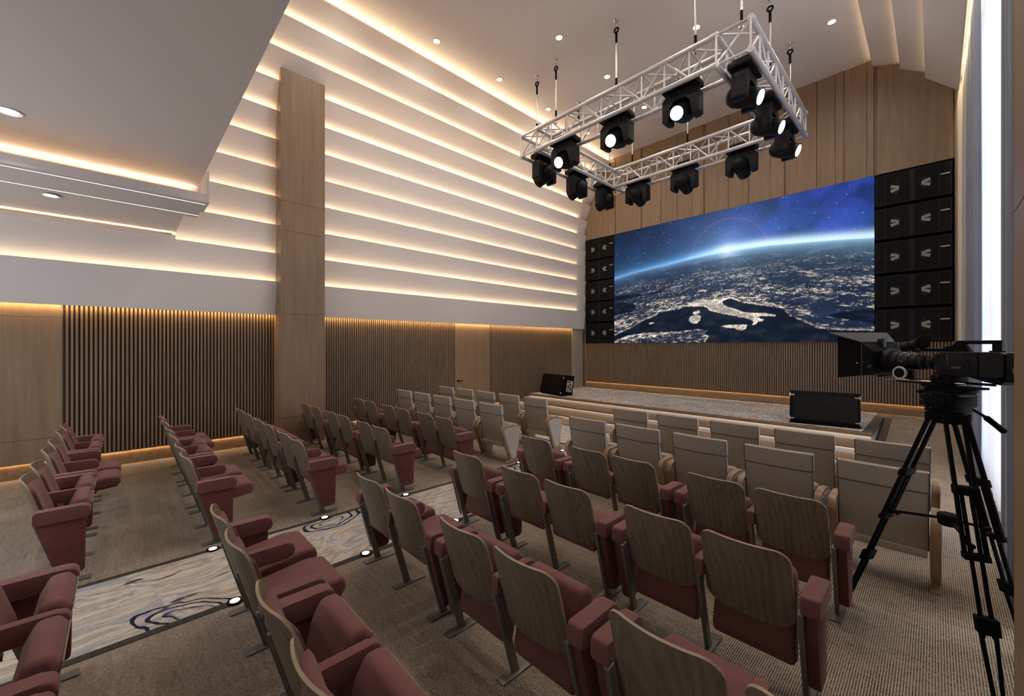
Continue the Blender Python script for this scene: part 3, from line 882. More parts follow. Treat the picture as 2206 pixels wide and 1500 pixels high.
    bsea = inside([(1780, 1105), (1860, 1075), (2000, 1060), (2200, 1060), (2200, 1190), (2050, 1150), (1900, 1130)])
    bay = inside([(60, 1010), (180, 1000), (250, 1015), (265, 1040), (230, 1075), (150, 1090), (60, 1100)])
    channel = inside([(60, 960), (170, 930), (330, 935), (460, 905), (440, 925), (300, 950), (150, 985), (60, 1000)])
    land = ~(sea | bsea | bay | channel) | boot | sic | sar | cor | afr | bal
    islands = boot | sic | sar | cor
    # lights along the coasts and over the land
    def soft(a, n):
        a = a.astype(float)
        for _ in range(n):
            a = (a + np.roll(a, 1, 0) + np.roll(a, -1, 0) + np.roll(a, 1, 1) + np.roll(a, -1, 1)) / 5
        return a
    L = soft(land, 1)
    wsea = soft(sea & ~(islands | afr | bal), 14)
    ly = np.log(dd + .07) * 9.0
    lx = (U - .45) / (.28 + dd) * 5.5
    fine = fbm(lx * 7.5, ly * 6.0, 51, 4, .85)
    vfine = vnoise(lx * 34, ly * 26, 151)
    big = fbm(lx * .6, ly * .8, 61, 3)
    fade = np.clip((dd - .07) / .26, 0, 1)
    dens = np.clip((fine - .585 + .55 * (big - .52)) * 6, 0, 1)
    lights = dens * (.25 + 1.0 * vfine) * fade
    lights += (vfine > .90) * .40 * np.clip((big - .40) * 3, 0, 1) * fade
    spots_ = np.clip((fbm(lx * 3.0, ly * 3.4, 171, 3, .7) - .69) * 9, 0, 1) * np.clip((dd - .03) / .1, 0, 1)
    lights += spots_ * .7 * (.5 + .5 * vfine)
    coast = np.clip(wsea * 3.2, 0, 1) * L
    lights += coast * np.clip((fbm(px * 6, py * 8, 191, 3) - .34) * 2.2, 0, 1) * (.45 + .6 * vfine)
    lights = lights * L
    isl = soft(islands, 2)
    edge = np.clip(1 - np.abs(isl - .7) * 2.6, 0, 1) * isl
    lights += isl * (.22 + .45 * np.clip((fbm(px * 7, py * 9, 201, 3) - .42) * 2.5, 0, 1) * (.4 + .7 * vfine)) + edge * .35 * (.4 + .7 * vfine)
    landc = np.stack([.010 + 0 * U, .016 + 0 * U, .034 + 0 * U], -1) * (.7 + .9 * fbm(px * 2, py * 3, 81)[..., None])
    earth = np.where(land[..., None], e0 * .7 + landc, e0 * .75 + np.clip(fbm(px * 1.3, py * 3, 91) - .5, 0, 1)[..., None] * .05)
    earth = earth + haze + rband + clouds + lights[..., None] * np.array([1.0, .84, .64]) * 1.05
    k = np.clip(d / .004 * .5 + .5, 0, 1)[..., None]
    img = sky * k + earth * (1 - k)
    burst = np.exp(-(dist / .05) ** 1.2)[..., None] * np.array([.38, .42, .46]) + np.exp(-dist / .20)[..., None] * np.array([.13, .21, .30])
    img = img + burst * np.where(d > -.05, 1, .4)[..., None]
    # stars
    for _ in range(420):
        a, c = rs.rand(), rs.rand()
        i, j = int(c * Mv), int(a * N)
        if d[i, j] > .03:
            br = rs.rand() ** 2 * .75 + .12
            img[i, j] += np.array([.85, .95, 1.0]) * br
            if br > .55 and j + 1 <= N: img[i, j + 1] += br * .5
    img = np.clip(img, 0, 1.2)
    # mesh
    xs = (U - .5) * W; zs = V * H
    co = np.stack([xs, np.full_like(xs, -.052), zs], -1).reshape(-1, 3)
    idx = np.arange((N + 1) * (Mv + 1)).reshape(Mv + 1, N + 1)
    q = np.stack([idx[:-1, :-1], idx[:-1, 1:], idx[1:, 1:], idx[1:, :-1]], -1).reshape(-1, 4)
    me = bpy.data.meshes.new('display_panel')
    me.vertices.add(len(co)); me.vertices.foreach_set('co', co.ravel())
    me.loops.add(q.size); me.loops.foreach_set('vertex_index', q.ravel())
    me.polygons.add(len(q)); me.polygons.foreach_set('loop_start', np.arange(0, q.size, 4)); me.polygons.foreach_set('loop_total', np.full(len(q), 4))
    me.update()
    at = me.color_attributes.new('picture', 'FLOAT_COLOR', 'POINT')
    at.data.foreach_set('color', np.concatenate([img.reshape(-1, 3), np.ones((len(co), 1))], 1).ravel())
    k = NT('led_picture')
    k.b.inputs['Base Color'].default_value = (.005, .005, .005, 1); k.b.inputs['Roughness'].default_value = .7; k.b.inputs['Specular IOR Level'].default_value = .05
    an = k.node('ShaderNodeAttribute', attribute_name='picture')
    tc = k.node('ShaderNodeTexCoord')
    sx = k.node('ShaderNodeSeparateXYZ'); k.link(tc.outputs['Object'], sx.inputs[0])
    m1 = k.node('ShaderNodeMath', operation='MULTIPLY'); m1.inputs[1].default_value = 2 * PI / .027; k.link(sx.outputs[0], m1.inputs[0])
    sn = k.node('ShaderNodeMath', operation='SINE'); k.link(m1.outputs[0], sn.inputs[0])
    mr = k.node('ShaderNodeMapRange'); mr.inputs['From Min'].default_value = -1; mr.inputs['To Min'].default_value = .62; mr.inputs['To Max'].default_value = 1.3
    k.link(sn.outputs[0], mr.inputs['Value'])
    k.link(an.outputs['Color'], k.b.inputs['Emission Color']); k.link(mr.outputs[0], k.b.inputs['Emission Strength'])
    me.materials.append(k.m)
    t = thing('led_screen', 'wide LED wall screen showing the night-lit Earth seen from space', 'screen', (-8.60 + W / 2, YS, 2.255))
    o = bpy.data.objects.new('display_panel', me); link(o, t)
    b = B(); box(b, -W / 2, W / 2, -.05, .12, 0, H); obj('cabinet', b, M['matte'], t, 0)
    return t
make_screen()

# ------------------------------------------------------------------ line-array loudspeakers
def speaker_proto():
    W, H = 1.345, .80
    t = thing('loudspeaker', 'x', 'loudspeaker')
    b = B(); box(b, -W / 2, W / 2, -.02, .44, 0, H, .012); obj('cabinet', b, M['matte'], t)
    b = B(); box(b, -W / 2 + .04, W / 2 - .04, -.026, -.020, .04, H - .04); obj('grille', b, M['grille'], t, 0)
    b = B()
    f0, f1 = -.036, -.018
    x0, x1, z0, z1 = -W / 2 + .02, W / 2 - .02, .025, H - .025
    for (a, c, e, g) in ((x0, x1, z0, z0 + .02), (x0, x1, z1 - .02, z1), (x0, x0 + .02, z0, z1), (x1 - .02, x1, z0, z1), (-.045, .045, z0, z1),
                         (x0 + .17, x0 + .19, z0, z1), (x1 - .21, x1 - .19, z0, z1), (x0, x0 + .18, .39, .405)):
        box(b, a, c, f0, f1, e, g)
    obj('grille_frame', b, M['grillebar'], t, 0)
    for sgn, cx in ((-1, -.05), (1, -.02)):
        for i, a in enumerate((46, 16, -17, -46)):
            aa = R(a)
            c0 = Vector((cx + sgn * .12, 0, .40)); d = Vector((sgn * math.cos(aa), 0, math.sin(aa)))
            nn = Vector((-d.z, 0, d.x))
            p0 = c0 + d * .06; p1 = c0 + d * (.215 if i in (1, 2) else .19)
            b = B(); w0, w1 = .024, (.040 if i in (1, 2) else .03)
            vs = [p0 - nn * w0, p1 - nn * w1, p1 + nn * w1, p0 + nn * w0]
            pts = [(v.x, -.034, v.z) for v in vs] + [(v.x, -.024, v.z) for v in vs]
            add_verts_faces(b, pts, [(0, 1, 2, 3), (7, 6, 5, 4), (0, 4, 5, 1), (1, 5, 6, 2), (2, 6, 7, 3), (3, 7, 4, 0)])
            obj('horn_vane', b, M['petal'] if i in (1, 2) else M['grillebar'], t, 0)
    b = B(); box(b, x1 - .18, x1 - .03, -.04, -.026, .50, .525); obj('badge', b, M['badge'], t, 0)
    return t
sp = speaker_proto(); register(sp)
first = True
TOPW = ['lowest', 'second from bottom', 'middle', 'second from top', 'topmost']
for sname, xc in (('between screen and white boards', -9.280), ('between screen and curtains', -.388)):
    for i in range(5):
        o = sp if first else dup(sp, (0, 0, 0)); first = False
        o.location = (xc, YS - .03, 2.26 + i * .842)
        tag(o, 'black horn loudspeaker, %s of the stack %s' % (TOPW[i], sname), 'loudspeaker', 'wall loudspeaker stacks')

# ------------------------------------------------------------------ stage monitors
def monitor(loc, rz, label, Wd):
    t = thing('stage_monitor', label, 'loudspeaker', loc, rz, 'wedge monitors on the stage')
    # profile (y, z): front faces -y
    prof = round_poly([(0, .0), (.40, .0), (.50, .66), (.16, .70), (.02, .57 + .08), (-.06, .07)], [.01, .02, .02, .03, .02, .03], 3)
    prof = [(-.03, .0), (.42, .0), (.52, .66), (.14, .70), (.07, .64), (-.07, .08)]
    b = B(); prism(b, prof, 'x', -Wd / 2, Wd / 2, .012); obj('cabinet', b, M['matte'], t)
    # grille on the sloping front
    p0, p1 = Vector((-.07, .08)), Vector((.07, .64)); dn = (p1 - p0).normalized(); nn = Vector((-dn.y, dn.x))
    c = (p0 + p1) / 2 + nn * .004
    b = B(); obox(b, (0, c.x, c.y), (1, 0, 0), (0, nn.x, nn.y), (0, dn.x, dn.y), Wd / 2 - .05, .006, .26); obj('grille', b, M['grille'], t, 0)
    for sx in (-1, 1):
        for q in (p0 + dn * .03, p1 - dn * .03):
            cc = q + nn * .006
            b = B()
            obox(b, (sx * (Wd / 2 - .04), cc.x, cc.y), (1, 0, 0), (0, nn.x, nn.y), (0, dn.x, dn.y), .045, .012, .012)
            obox(b, (sx * (Wd / 2 - .005), cc.x, cc.y), (1, 0, 0), (0, nn.x, nn.y), (0, dn.x, dn.y), .012, .014, .04)
            obj('corner_guard', b, M['chrome'], t, 0)
    # connection panel on the end
    a0 = Vector((.20, .13)); up = Vector((.12, .66)).normalized(); rt = Vector((up.y, -up.x))
    cc = a0 + up * .2 + rt * .06
    b = B(); obox(b, (Wd / 2 + .004, cc.x, cc.y), (1, 0, 0), (0, rt.x, rt.y), (0, up.x, up.y), .006, .115, .19, .004)
    pn = obj('connection_panel', b, M['badge'], t)
    b = B()
    for (u_, v_, hu, hv) in ((-.03, .14, .07, .02), (.0, .06, .03, .03), (.06, .05, .02, .025), (-.06, -.02, .03, .05), (.04, -.03, .05, .012), (.03, -.08, .03, .03), (-.05, -.13, .025, .025), (.05, -.14, .025, .02)):
        q = cc + rt * u_ + up * v_
        obox(b, (Wd / 2 + .011, q.x, q.y), (1, 0, 0), (0, rt.x, rt.y), (0, up.x, up.y), .004, hu, hv)
    obj('socket', b, M['matte'], pn, 0)
    return t
monitor((-9.27, 10.82, .453), R(-14), 'black wedge stage monitor near the slatted wall, socket panel on its end', 1.26)
monitor((-1.65, 10.80, .453), R(8), 'black wedge stage monitor with chrome corners near the ramp end of the stage', 1.2)

# ------------------------------------------------------------------ lighting truss
ZT, ZBt = 7.72, 7.186
TX0, TX1, TY0, TY1 = -7.65, -2.165, 7.71, 11.86
TW = .56
tr = thing('lighting_truss', 'rectangular silver aluminium lighting truss hanging below the high ceiling', 'truss', (-4.9, 9.78, 7.186))
off = Vector((4.9, -9.78, -7.186))
def T(p): return Vector(p) + off
def truss_beam(a, b_, w_dir, nbay, heads):
    """a,b: centre line ends at mid height"""
    a, b_ = Vector(a), Vector(b_); d = (b_ - a); L = d.length; d.normalize(); w = Vector(w_dir)
    h = (ZT - ZBt) / 2
    bm = B()
    cs = [(w * s * (TW / 2 - .0) + Vector((0, 0, t * h))) for s in (-1, 1) for t in (-1, 1)]
    st_ = L / nbay
    for face in ((0, 1), (2, 3), (0, 2), (1, 3)):
        for i in range(nbay):
            p = a + d * (st_ * i); q = a + d * (st_ * (i + 1))
            if face == (0, 2):
                m0, m1 = p.dot(d), q.dot(d)
                if any(m1 > hq - .38 and m0 < hq + .38 for hq in heads): continue
            c0, c1 = cs[face[0]], cs[face[1]]
            if i % 2 == 0: tube(bm, [T(p + c0), T(q + c1)], .0185, 8, False)
            else: tube(bm, [T(p + c1), T(q + c0)], .0185, 8, False)
            if face in ((0, 1), (2, 3)) or i % 2 == 0: tube(bm, [T(p + c0), T(p + c1)], .0175, 8, False)
    tube(bm, [T(b_ + cs[0]), T(b_ + cs[1])], .0185, 8, False); tube(bm, [T(b_ + cs[2]), T(b_ + cs[3])], .0185, 8, False)
    o = obj('truss_beam', bm, M['alu'], tr)
    for c in cs:
        bm = B(); tube(bm, [T(a + c), T(b_ + c)], .048, 16)
        for e, s in ((a, 1), (b_, -1)):
            tube(bm, [T(e + c - d * s * .005), T(e + c + d * s * .10)], .058, 16)
        obj('chord', bm, M['alu'], o)
zc_ = (ZT + ZBt) / 2
truss_beam((TX0 + TW / 2, TY0 - .02, zc_), (TX0 + TW / 2, TY1 + .02, zc_), (1, 0, 0), 8, (8.32, 9.78, 11.23))
truss_beam((TX1 - TW / 2, TY0 - .02, zc_), (TX1 - TW / 2, TY1 + .02, zc_), (1, 0, 0), 8, (8.32, 9.78, 11.23))
truss_beam((TX0 + TW + .0, TY0 + TW / 2, zc_), (TX1 - TW - .0, TY0 + TW / 2, zc_), (0, 1, 0), 9, (-6.4, -4.94, -3.465))
truss_beam((TX0 + TW + .0, TY1 - TW / 2, zc_), (TX1 - TW - .0, TY1 - TW / 2, zc_), (0, 1, 0), 9, (-6.4, -4.94, -3.465))
# short braces that close the corners
for x0, x1, y in ((TX0, TX0 + TW, TY0), (TX1 - TW, TX1, TY0), (TX0, TX0 + TW, TY1), (TX1 - TW, TX1, TY1)):
    bm = B()
    for z in (ZT, ZBt): tube(bm, [T((x0, y, z)), T((x1, y, z))], .022, 8, False)
    tube(bm, [T((x0, y, ZBt)), T((x1, y, ZT))], .016, 8, False)
    obj('corner_brace', bm, M['alu'], tr)

# hanging cables
def cable_proto():
    H = ZC - ZT
    t = thing('hanging_cable', 'x', 'cable')
    b = B(); tube(b, [(0, 0, .22), (0, 0, H - .28)], .017, 10); obj('rod', b, M['cable'], t)
    b = B(); tube(b, [(0, 0, .20), (0, 0, .42)], .026, 10); obj('lower_sleeve', b, M['matte'], t)
    b = B(); tube(b, [(0, 0, H - .50), (0, 0, H - .26)], .026, 10); obj('upper_sleeve', b, M['matte'], t)
    b = B(); torus(b, (0, 0, H - .21), (0, 1, 0), .05, .022, 20, 8); obj('shackle', b, M['blackmetal'], t)
    b = B(); torus(b, (0, 0, H - .115), (1, 0, 0), .035, .01, 16, 8); tube(b, [(0, 0, H - .08), (0, 0, H - .02)], .012, 8); tube(b, [(0, 0, H - .025), (0, 0, H)], [.03, .055], 16)
    obj('ceiling_hook', b, M['chrome'], t)
    b = B(); torus(b, (0, 0, .13), (0, 1, 0), .04, .012, 16, 8); obj('truss_hook', b, M['chrome'], t)
    b = B(); tube(b, [(-.03, 0, .10), (0, 0, .10), (.0, 0, .052)], .014, 8)
    obj('clamp', b, M['blackmetal'], t)
    return t
cp = cable_proto(); register(cp)
first = True
cables = [((-7.45, 8.10), 'audience-side corner of the truss nearest the white boards'), ((-6.70, 8.0), 'second along the audience side from the white boards'), ((-4.95, 8.0), 'middle of the audience-side truss beam'),
          ((-3.21, 8.0), 'audience-side beam near the curtain end'), ((-2.40, 8.0), 'audience-side corner nearest the curtains'), ((-2.40, 9.81), 'middle of the curtain-side beam'),
          ((-2.42, 11.6), 'stage-side corner nearest the curtains'), ((-7.40, 9.89), 'middle of the beam by the white boards'), ((-7.40, 11.56), 'stage-side corner by the white boards'),
          ((-6.58, 11.56), 'second along the stage side from the white boards'), ((-4.86, 11.56), 'middle of the stage-side truss beam'), ((-3.2, 11.56), 'stage-side beam near the curtain end')]
for (x, y), lab in cables:
    o = cp if first else dup(cp, (0, 0, 0)); first = False
    o.location = (x, y, ZT + .0)
    tag(o, 'steel hanging cable at the ' + lab, 'cable', 'truss hanging cables')

# moving heads
def head_proto(name='moving_head_light'):
    t = thing(name, 'x', 'stage light')
    b = B()
    box(b, -.35, .35, -.20, .20, .01, .13, .03, 2); box(b, -.27, .27, -.15, .15, .13, .20, .02, 2)
    obj('base', b, M['black'], t)
    b = B()
    prof = [(-.36, -.13), (-.24, .0), (.24, .0), (.36, -.13), (.36, -.53), (.30, -.57), (.22, -.57), (.21, -.28), (.12, -.17), (-.12, -.17), (-.21, -.28), (-.22, -.57), (-.30, -.57), (-.36, -.53)]
    prism(b, prof, 'y', -.13, .13, .02, 2)
    obj('yoke', b, M['graphite'], t)
    # head, pivot at z -.36, pointing +y and down
    pv = Vector((0, -.02, -.40)); d = Vector((0, math.cos(R(24)), -math.sin(R(24))))
    b = B()
    pts = [(-.30, .05), (-.29, .10), (-.25, .15), (-.17, .19), (-.02, .195), (.12, .17), (.26, .15), (.30, .148)]
    tube(b, [pv + d * s for s, r in pts], [r for s, r in pts], 28)
    hd = obj('head', b, M['black'], t)
    b = B(); tube(b, [pv + d * .298, pv + d * .306], .124, 28); obj('lens', b, M['lens'], hd)
    b = B(); cyl(b, pv + Vector((-.23, 0, 0)), pv + Vector((.23, 0, 0)), .05, 12); obj('pivot', b, M['graphite'], t)
    return t
hp = head_proto(); register(hp)
first = True
HZ_ = 7.19
spots = []
for i, x in enumerate((-6.40, -4.93, -3.46)): spots.append((x, 7.99, PI, 'audience-side truss beam', ('nearest the white boards', 'in the middle', 'nearest the curtains')[i]))
for i, y in enumerate((8.32, 9.78, 11.23)): spots.append((-2.44, y, -PI / 2, 'curtain-side truss beam', ('nearest the audience', 'in the middle', 'nearest the stage')[i]))
for i, x in enumerate((-6.40, -4.95, -3.47)): spots.append((x, 11.56, 0, 'stage-side truss beam', ('nearest the white boards', 'in the middle', 'nearest the curtains')[i]))
for i, y in enumerate((8.30, 9.75, 11.20)): spots.append((-7.36, y, PI / 2, 'truss beam by the white boards', ('nearest the audience', 'in the middle', 'nearest the stage')[i]))
for x, y, rz, bm_, pos in spots:
    o = hp if first else dup(hp, (0, 0, 0)); first = False
    o.location = (x, y, HZ_ - .03); o.rotation_euler = (0, 0, rz)
    tag(o, 'black moving head light under the %s, %s' % (bm_, pos), 'stage light', 'moving heads on the truss')

# ------------------------------------------------------------------ red auditorium chairs
def wfun(s, L, half, r):
    d = min(s, L - s)
    return half if d >= r else half - r + math.sqrt(max(0, r * r - (r - d) ** 2))
def rows_(L, r, n=10, m=6):
    e = [r * (1 - math.cos(PI / 2 * i / m)) for i in range(m + 1)]
    mid = [r + (L - 2 * r) * i / n for i in range(1, n)]
    return e + mid + [L - x for x in reversed(e)]

def shell_bm(half, L, r, z0, y0, lean, curve, th, dz=0):
    """curved panel leaning back; s runs up the panel"""
    b = B()
    us = [-1 + 2 * i / 14 for i in range(15)]
    vs = rows_(L, r)
    c, s_ = math.cos(lean), math.sin(lean)
    def f(u, s):
        x = u * wfun(s, L, half, r)
        return (x, y0 - s * s_ + curve * (x / half) ** 2, z0 + s * c)
    sheet(b, f, us, vs, lambda u, s: (0, th * c, th * s_))
    return b

LEAN = math.atan2(.145, .51)
def red_proto(arms, up, name):
    t = thing(name, 'x', 'chair')
    b = shell_bm(.256, .53, .085, .44, -.165, LEAN, .055, .014)
    sh_ = obj('backrest_shell', b, [M['shell'], M['shelledge']], t, 40)
    for p in sh_.data.polygons:          # pale edge of the plywood
        if abs(p.normal.y) < .55: p.material_index = 1
    # upholstered pad in front of the shell
    b = B()
    us = [-1 + 2 * i / 12 for i in range(13)]; Lp = .42; vs = rows_(Lp, .05, 8, 5)
    c, s_ = math.cos(LEAN), math.sin(LEAN)
    def fp_(u, s):
        x = u * wfun(s, Lp, .222, .05); q = s + .03
        return (x, -.165 + .016 - q * s_ + .055 * (x / .258) ** 2, .44 + q * c)
    def tp_(u, s):
        k = (1 - abs(u) ** 6) * (1 - abs(2 * s / Lp - 1) ** 8)
        q = .030 + .026 * k
        return (0, q * c, q * s_)
    sheet(b, fp_, us, vs, tp_)
    obj('backrest_pad', b, M['velvet'], t, 50)
    # seat cushion and its pan
    ang = R(76) if up else R(5)
    pv = Vector((0, .06, .425)) if up else Vector((0, .06, .44))
    Mx = Matrix.Translation(pv) @ Matrix.Rotation(ang, 4, 'X')
    b = B()
    sh0 = .062 if up else 0
    prof = round_poly([(-.20 - sh0, -.03), (.262, -.03), (.302, .015), (.285, .092), (.17, .112), (-.15 - sh0, .098), (-.20 - sh0, .07)], [.02, .02, .035, .05, .08, .06, .03], 5)
    puff(b, prof, .241, .03)
    for v in b.verts:
        f = max(0, (v.co.y + .02) / .32); v.co.x *= 1 - .13 * f * f
        v.co = Mx @ v.co
    obj('seat', b, M['velvet'], t, 40)
    b = B()
    Mb = Mx @ Matrix.Translation((0, .03, -.034))
    box(b, -.20, .20, -.20, .236, -.003, .004, .003, 1, Mb)
    obj('seat_pan', b, M['shelledge'], t)
    def arm(x, outer):
        sx = 0 if outer == 0 else outer
        xa = x + sx * .047
        w = .049 if sx else .029
        prof = round_poly([(-.200, .588), (.155, .588), (.155, .702), (-.195, .702)], [.018, .045, .056, .02], 6)
        b = B(); prism(b, prof, 'x', xa - w, xa + w, .012, 3)
        obj('armrest', b, M['velvet'], t, 40)
        if sx:
            pp = round_poly([(-.186, .592), (-.058, .10), (.115, .10), (.122, .592)], [.01, .02, .03, .01], 4)
            b = B(); prism(b, pp, 'x', xa - .030, xa + .030, .008, 2)
            obj('side_panel', b, M['velvetdark'], t, 40)
        b = B(); bar(b, (x, -.010, .0), (x, -.182, .60), .030, .056, (0, 1, 0), .004)
        lg = obj('leg', b, M['steel'], t)
        b = B(); box(b, x - .037, x + .037, -.152, .155, 0, .013, .003); obj('foot_bar', b, M['steel'], lg)
    if arms == 'left': arm(-.29, -1); arm(.29, 0)
    elif arms == 'right': arm(.29, 1)
    else: arm(-.29, -1); arm(.29, 1)
    register(t)
    return t
protos = {}
def red_chair(arms, up, loc, label, group):
    key = (arms, up)
    if key not in protos:
        o = protos[key] = red_proto(arms, up, 'auditorium_chair'); o.location = loc
    else:
        o = dup(protos[key], loc)
    tag(o, label, 'chair', group)
    return o
ROWY = {'A': -.35, 'B': .778, 'C': 1.888, 'D': 3.03, 'E': 4.155}
RN = {'E': 'first', 'D': 'second', 'C': 'third', 'B': 'fourth', 'A': 'fifth'}
P = .578
def pair(x0, dirn, row, states, start, side):
    """x0: left post of the pair"""
    pass
def label_red(up, n, row, side):
    return 'red oak-backed chair, seat %s, %s from the aisle, %s red row, %s' % ('raised' if up else 'lowered', ORD[n], RN[row], side)
# left block: three pairs per row, posts measured from the aisle
upL = {'A': (1, 0, 1), 'B': (0, 1, 0), 'C': (0, 1, 0), 'D': (0, 1, 0), 'E': (1, 0, 1)}
for row in 'ABCDE':
    for pi in range(3):
        xr = -5.46 - pi * (2 * P + .246)             # right post of the pair
        for j in range(2):
            # j=0: chair next to the aisle
            xc = xr - P / 2 - j * P
            up = bool(upL[row][pi])
            red_chair('right' if j == 0 else 'left', up, (xc, ROWY[row], 0), label_red(up, pi * 2 + j, row, 'timber wall side'), 'red chairs on the timber wall side')
# right block
def right_row(row, mods):
    x = -3.925 if row in 'DE' else -3.90; n = 0
    for cnt, up in mods:
        for j in range(cnt):
            xc = x + P / 2 + j * P
            arms = 'both' if cnt == 1 else ('left' if j == 0 else 'right')
            red_chair(arms, bool(up), (xc, ROWY[row], 0), label_red(up, n, row, 'curtain side'), 'red chairs on the curtain side')
            n += 1
        x += cnt * P + .246
right_row('E', [(1, 1), (2, 0), (2, 1)])
right_row('D', [(1, 1), (2, 0), (2, 1)])
right_row('C', [(2, 0), (2, 1), (2, 0)])
right_row('B', [(2, 0), (2, 1)])
right_row('A', [(2, 1), (2, 0)])

# ------------------------------------------------------------------ beige armchairs
def vip_proto():
    t = thing('upholstered_armchair', 'x', 'armchair')
    H = .305
    us = [-1 + 2 * i / 12 for i in range(13)]
    cv = .028
    # main back: rear line and front line by height
    zs = [.36, .38, .46, .55, .64, .72, .80, .865, .878]
    def rear(z): return -.20 - (z - .36) * .157
    def front(z): return np.interp(z, [.36, .44, .55, .65, .75, .88], [-.10, -.075, -.085, -.12, -.175, -.232])
    b = B()
    def f(u, z): return (u * H, rear(z) + cv * u * u, z)
    def th(u, z):
        e = 1 - .25 * abs(u) ** 6
        return (0, (front(z) - rear(z)) * e, 0)
    sheet(b, f, us, zs, th)
    bk = obj('backrest', b, [M['leather'], M['leatherlight']], t, 40)
    for p in bk.data.polygons:
        if abs(p.normal.x) > .7: p.material_index = 1
    # piping along the rear edges
    b = B()
    for sx in (-1, 1):
        tube(b, [(sx * H, rear(z) + cv, z) for z in zs], .0045, 6)
    tube(b, [(u * H, rear(.878) + cv * u * u - .001, .881) for u in us], .006, 6)
    obj('piping', b, M['piping'], bk)
    # headrest
    b = B()
    zs2 = [.885, .889, .90, .95, 1.0, 1.045, 1.058, 1.064]
    def f2(u, z):
        k = .006 if z < .888 or z > 1.06 else 0
        return (u * (H + .004 - k), -.285 - (z - .885) * .14 + cv * u * u + k, z)
    def th2(u, z):
        k = .012 if z < .888 or z > 1.06 else 0
        return (0, .078 - k - .01 * abs(u) ** 6, 0)
    sheet(b, f2, us, zs2, th2)
    hr = obj('headrest', b, [M['leather'], M['leatherlight']], t, 40)
    for p in hr.data.polygons:
        if abs(p.normal.x) > .7: p.material_index = 1
    b = B()
    for sx in (-1, 1):
        tube(b, [f2(sx, z) for z in zs2[1:-1]], .0045, 6)
    obj('piping', b, M['piping'], hr)
    # tip-up seat
    b = B(); Ms = Matrix.Translation((0, -.02, .43)) @ Matrix.Rotation(R(80), 4, 'X')
    box(b, -.29, .29, -.10, .27, -.19, .0, .03, 3, Ms); obj('seat', b, M['leather'], t)
    b = B(); box(b, -.295, .295, -.215, .02, .30, .37, .012, 2); obj('seat_base', b, M['leather'], t)
    for sx in (-1, 1):
        xa = sx * .348
        w = .030
        outer = round_poly([(-.085, .055), (-.30, .60), (-.255, .685), (-.02, .695), (.185, .655), (.075, .055)], [.01, .10, .10, .2, .025, .01], 7)
        b = B(); prism(b, outer, 'x', xa - w, xa + w, .004, 2)
        ar = obj('arm_frame', b, M['armwood'], t, 40)
        inner = round_poly([(-.052, .085), (-.258, .60), (-.225, .648), (-.02, .660), (.165, .628), (.058, .085)], [.01, .07, .07, .15, .02, .01], 6)
        b = B()
        prism(b, inner, 'x', xa - w - .005, xa - w + .003, .003, 1); prism(b, inner, 'x', xa + w - .003, xa + w + .005, .003, 1)
        obj('arm_panel', b, M['leatherlight'], ar, 40)
        b = B(); prism(b, [(-.18, .0), (.18, .0), (.175, .018), (.06, .062), (-.07, .062), (-.175, .018)], 'x', xa - .032, xa + .032, .004, 1)
        obj('foot', b, M['armwood'], ar)
    register(t)
    return t
vp = vip_proto(); first = True
VX = {'L': [-5.775, -6.58, -7.385, -8.19, -8.995], 'R': [-3.585, -2.775, -1.965, -1.155, -.345]}
for rowname, y in (('front', 6.47), ('rear', 5.24)):
    for side, sl in (('L', 'timber wall side'), ('R', 'curtain side')):
        for i, x in enumerate(VX[side]):
            o = vp if first else dup(vp, (0, 0, 0)); first = False
            o.location = (x, y, 0)
            tag(o, 'beige leather armchair, %s from the aisle in the %s beige row, %s' % (ORD[i], rowname, sl), 'armchair', 'beige armchairs before the stage')

# ------------------------------------------------------------------ camera on a tripod
TC = Vector((.06, 4.1, 0))
tp = thing('tripod', 'tall black camera tripod with red feet standing beside the wooden column', 'tripod', tuple(TC))
def rel(p): return Vector(p) - TC
b = B()
tube(b, [(0, 0, 1.62), (0, 0, 1.67)], [.075, .088], 24); tube(b, [(0, 0, 1.67), (0, 0, 1.695)], .088, 24)
obj('bowl', b, M['matte'], tp)
ca, sa = math.cos(R(145)), math.sin(R(145))
hd = empty('fluid_head', (0, 0, 0), R(145), tp)
b = B()
box(b, -.085, .085, -.085, .085, 1.695, 1.80, .012, 2); box(b, -.10, .07, -.11, .11, 1.73, 1.83, .02, 2)
cyl(b, (-.02, -.125, 1.775), (-.02, .125, 1.775), .05, 20)
box(b, -.13, .10, -.06, .06, 1.835, 1.86, .006, 2)
hm = obj('head_body', b, M['matte'], hd)
b = B()
for z in (1.75, 1.79): cyl(b, (.07, .0, z), (.115, .0, z), .018, 12); cyl(b, (.07, .06, z), (.115, .06, z), .018, 12)
for x in (-.11, .11): cyl(b, (x, -.05, 1.825), (x, .09, 1.825), .014, 12)
obj('drag_knob', b, M['black'], hd)
b = B()
for i, z in enumerate((1.725, 1.755, 1.785, 1.815)): cyl(b, (.02, .112, z), (.02, .118, z), .004, 8)
for z in (1.72, 1.74): cyl(b, (.05, .112, z), (.05, .118, z), .004, 8)
obj('screw', b, M['chrome'], hd)
b = B()
hp_ = [rel(p) for p in ((.03, 4.02, 1.832), (.075, 4.08, 1.80), (.13, 4.15, 1.752), (.20, 4.22, 1.695), (.245, 4.265, 1.655))]
tube(b, hp_, .0095, 10)
ph = obj('pan_handle', b, M['matte'], tp)
b = B(); g0, g1 = rel((.238, 4.258, 1.661)), rel((.33, 4.35, 1.56)); dd_ = (g1 - g0)
tube(b, [g0, g0 + dd_ * .06, g0 + dd_ * .5, g0 + dd_ * .93, g1], [.014, .019, .018, .021, .012], 14)
obj('grip', b, M['matte'], ph)
feet = []
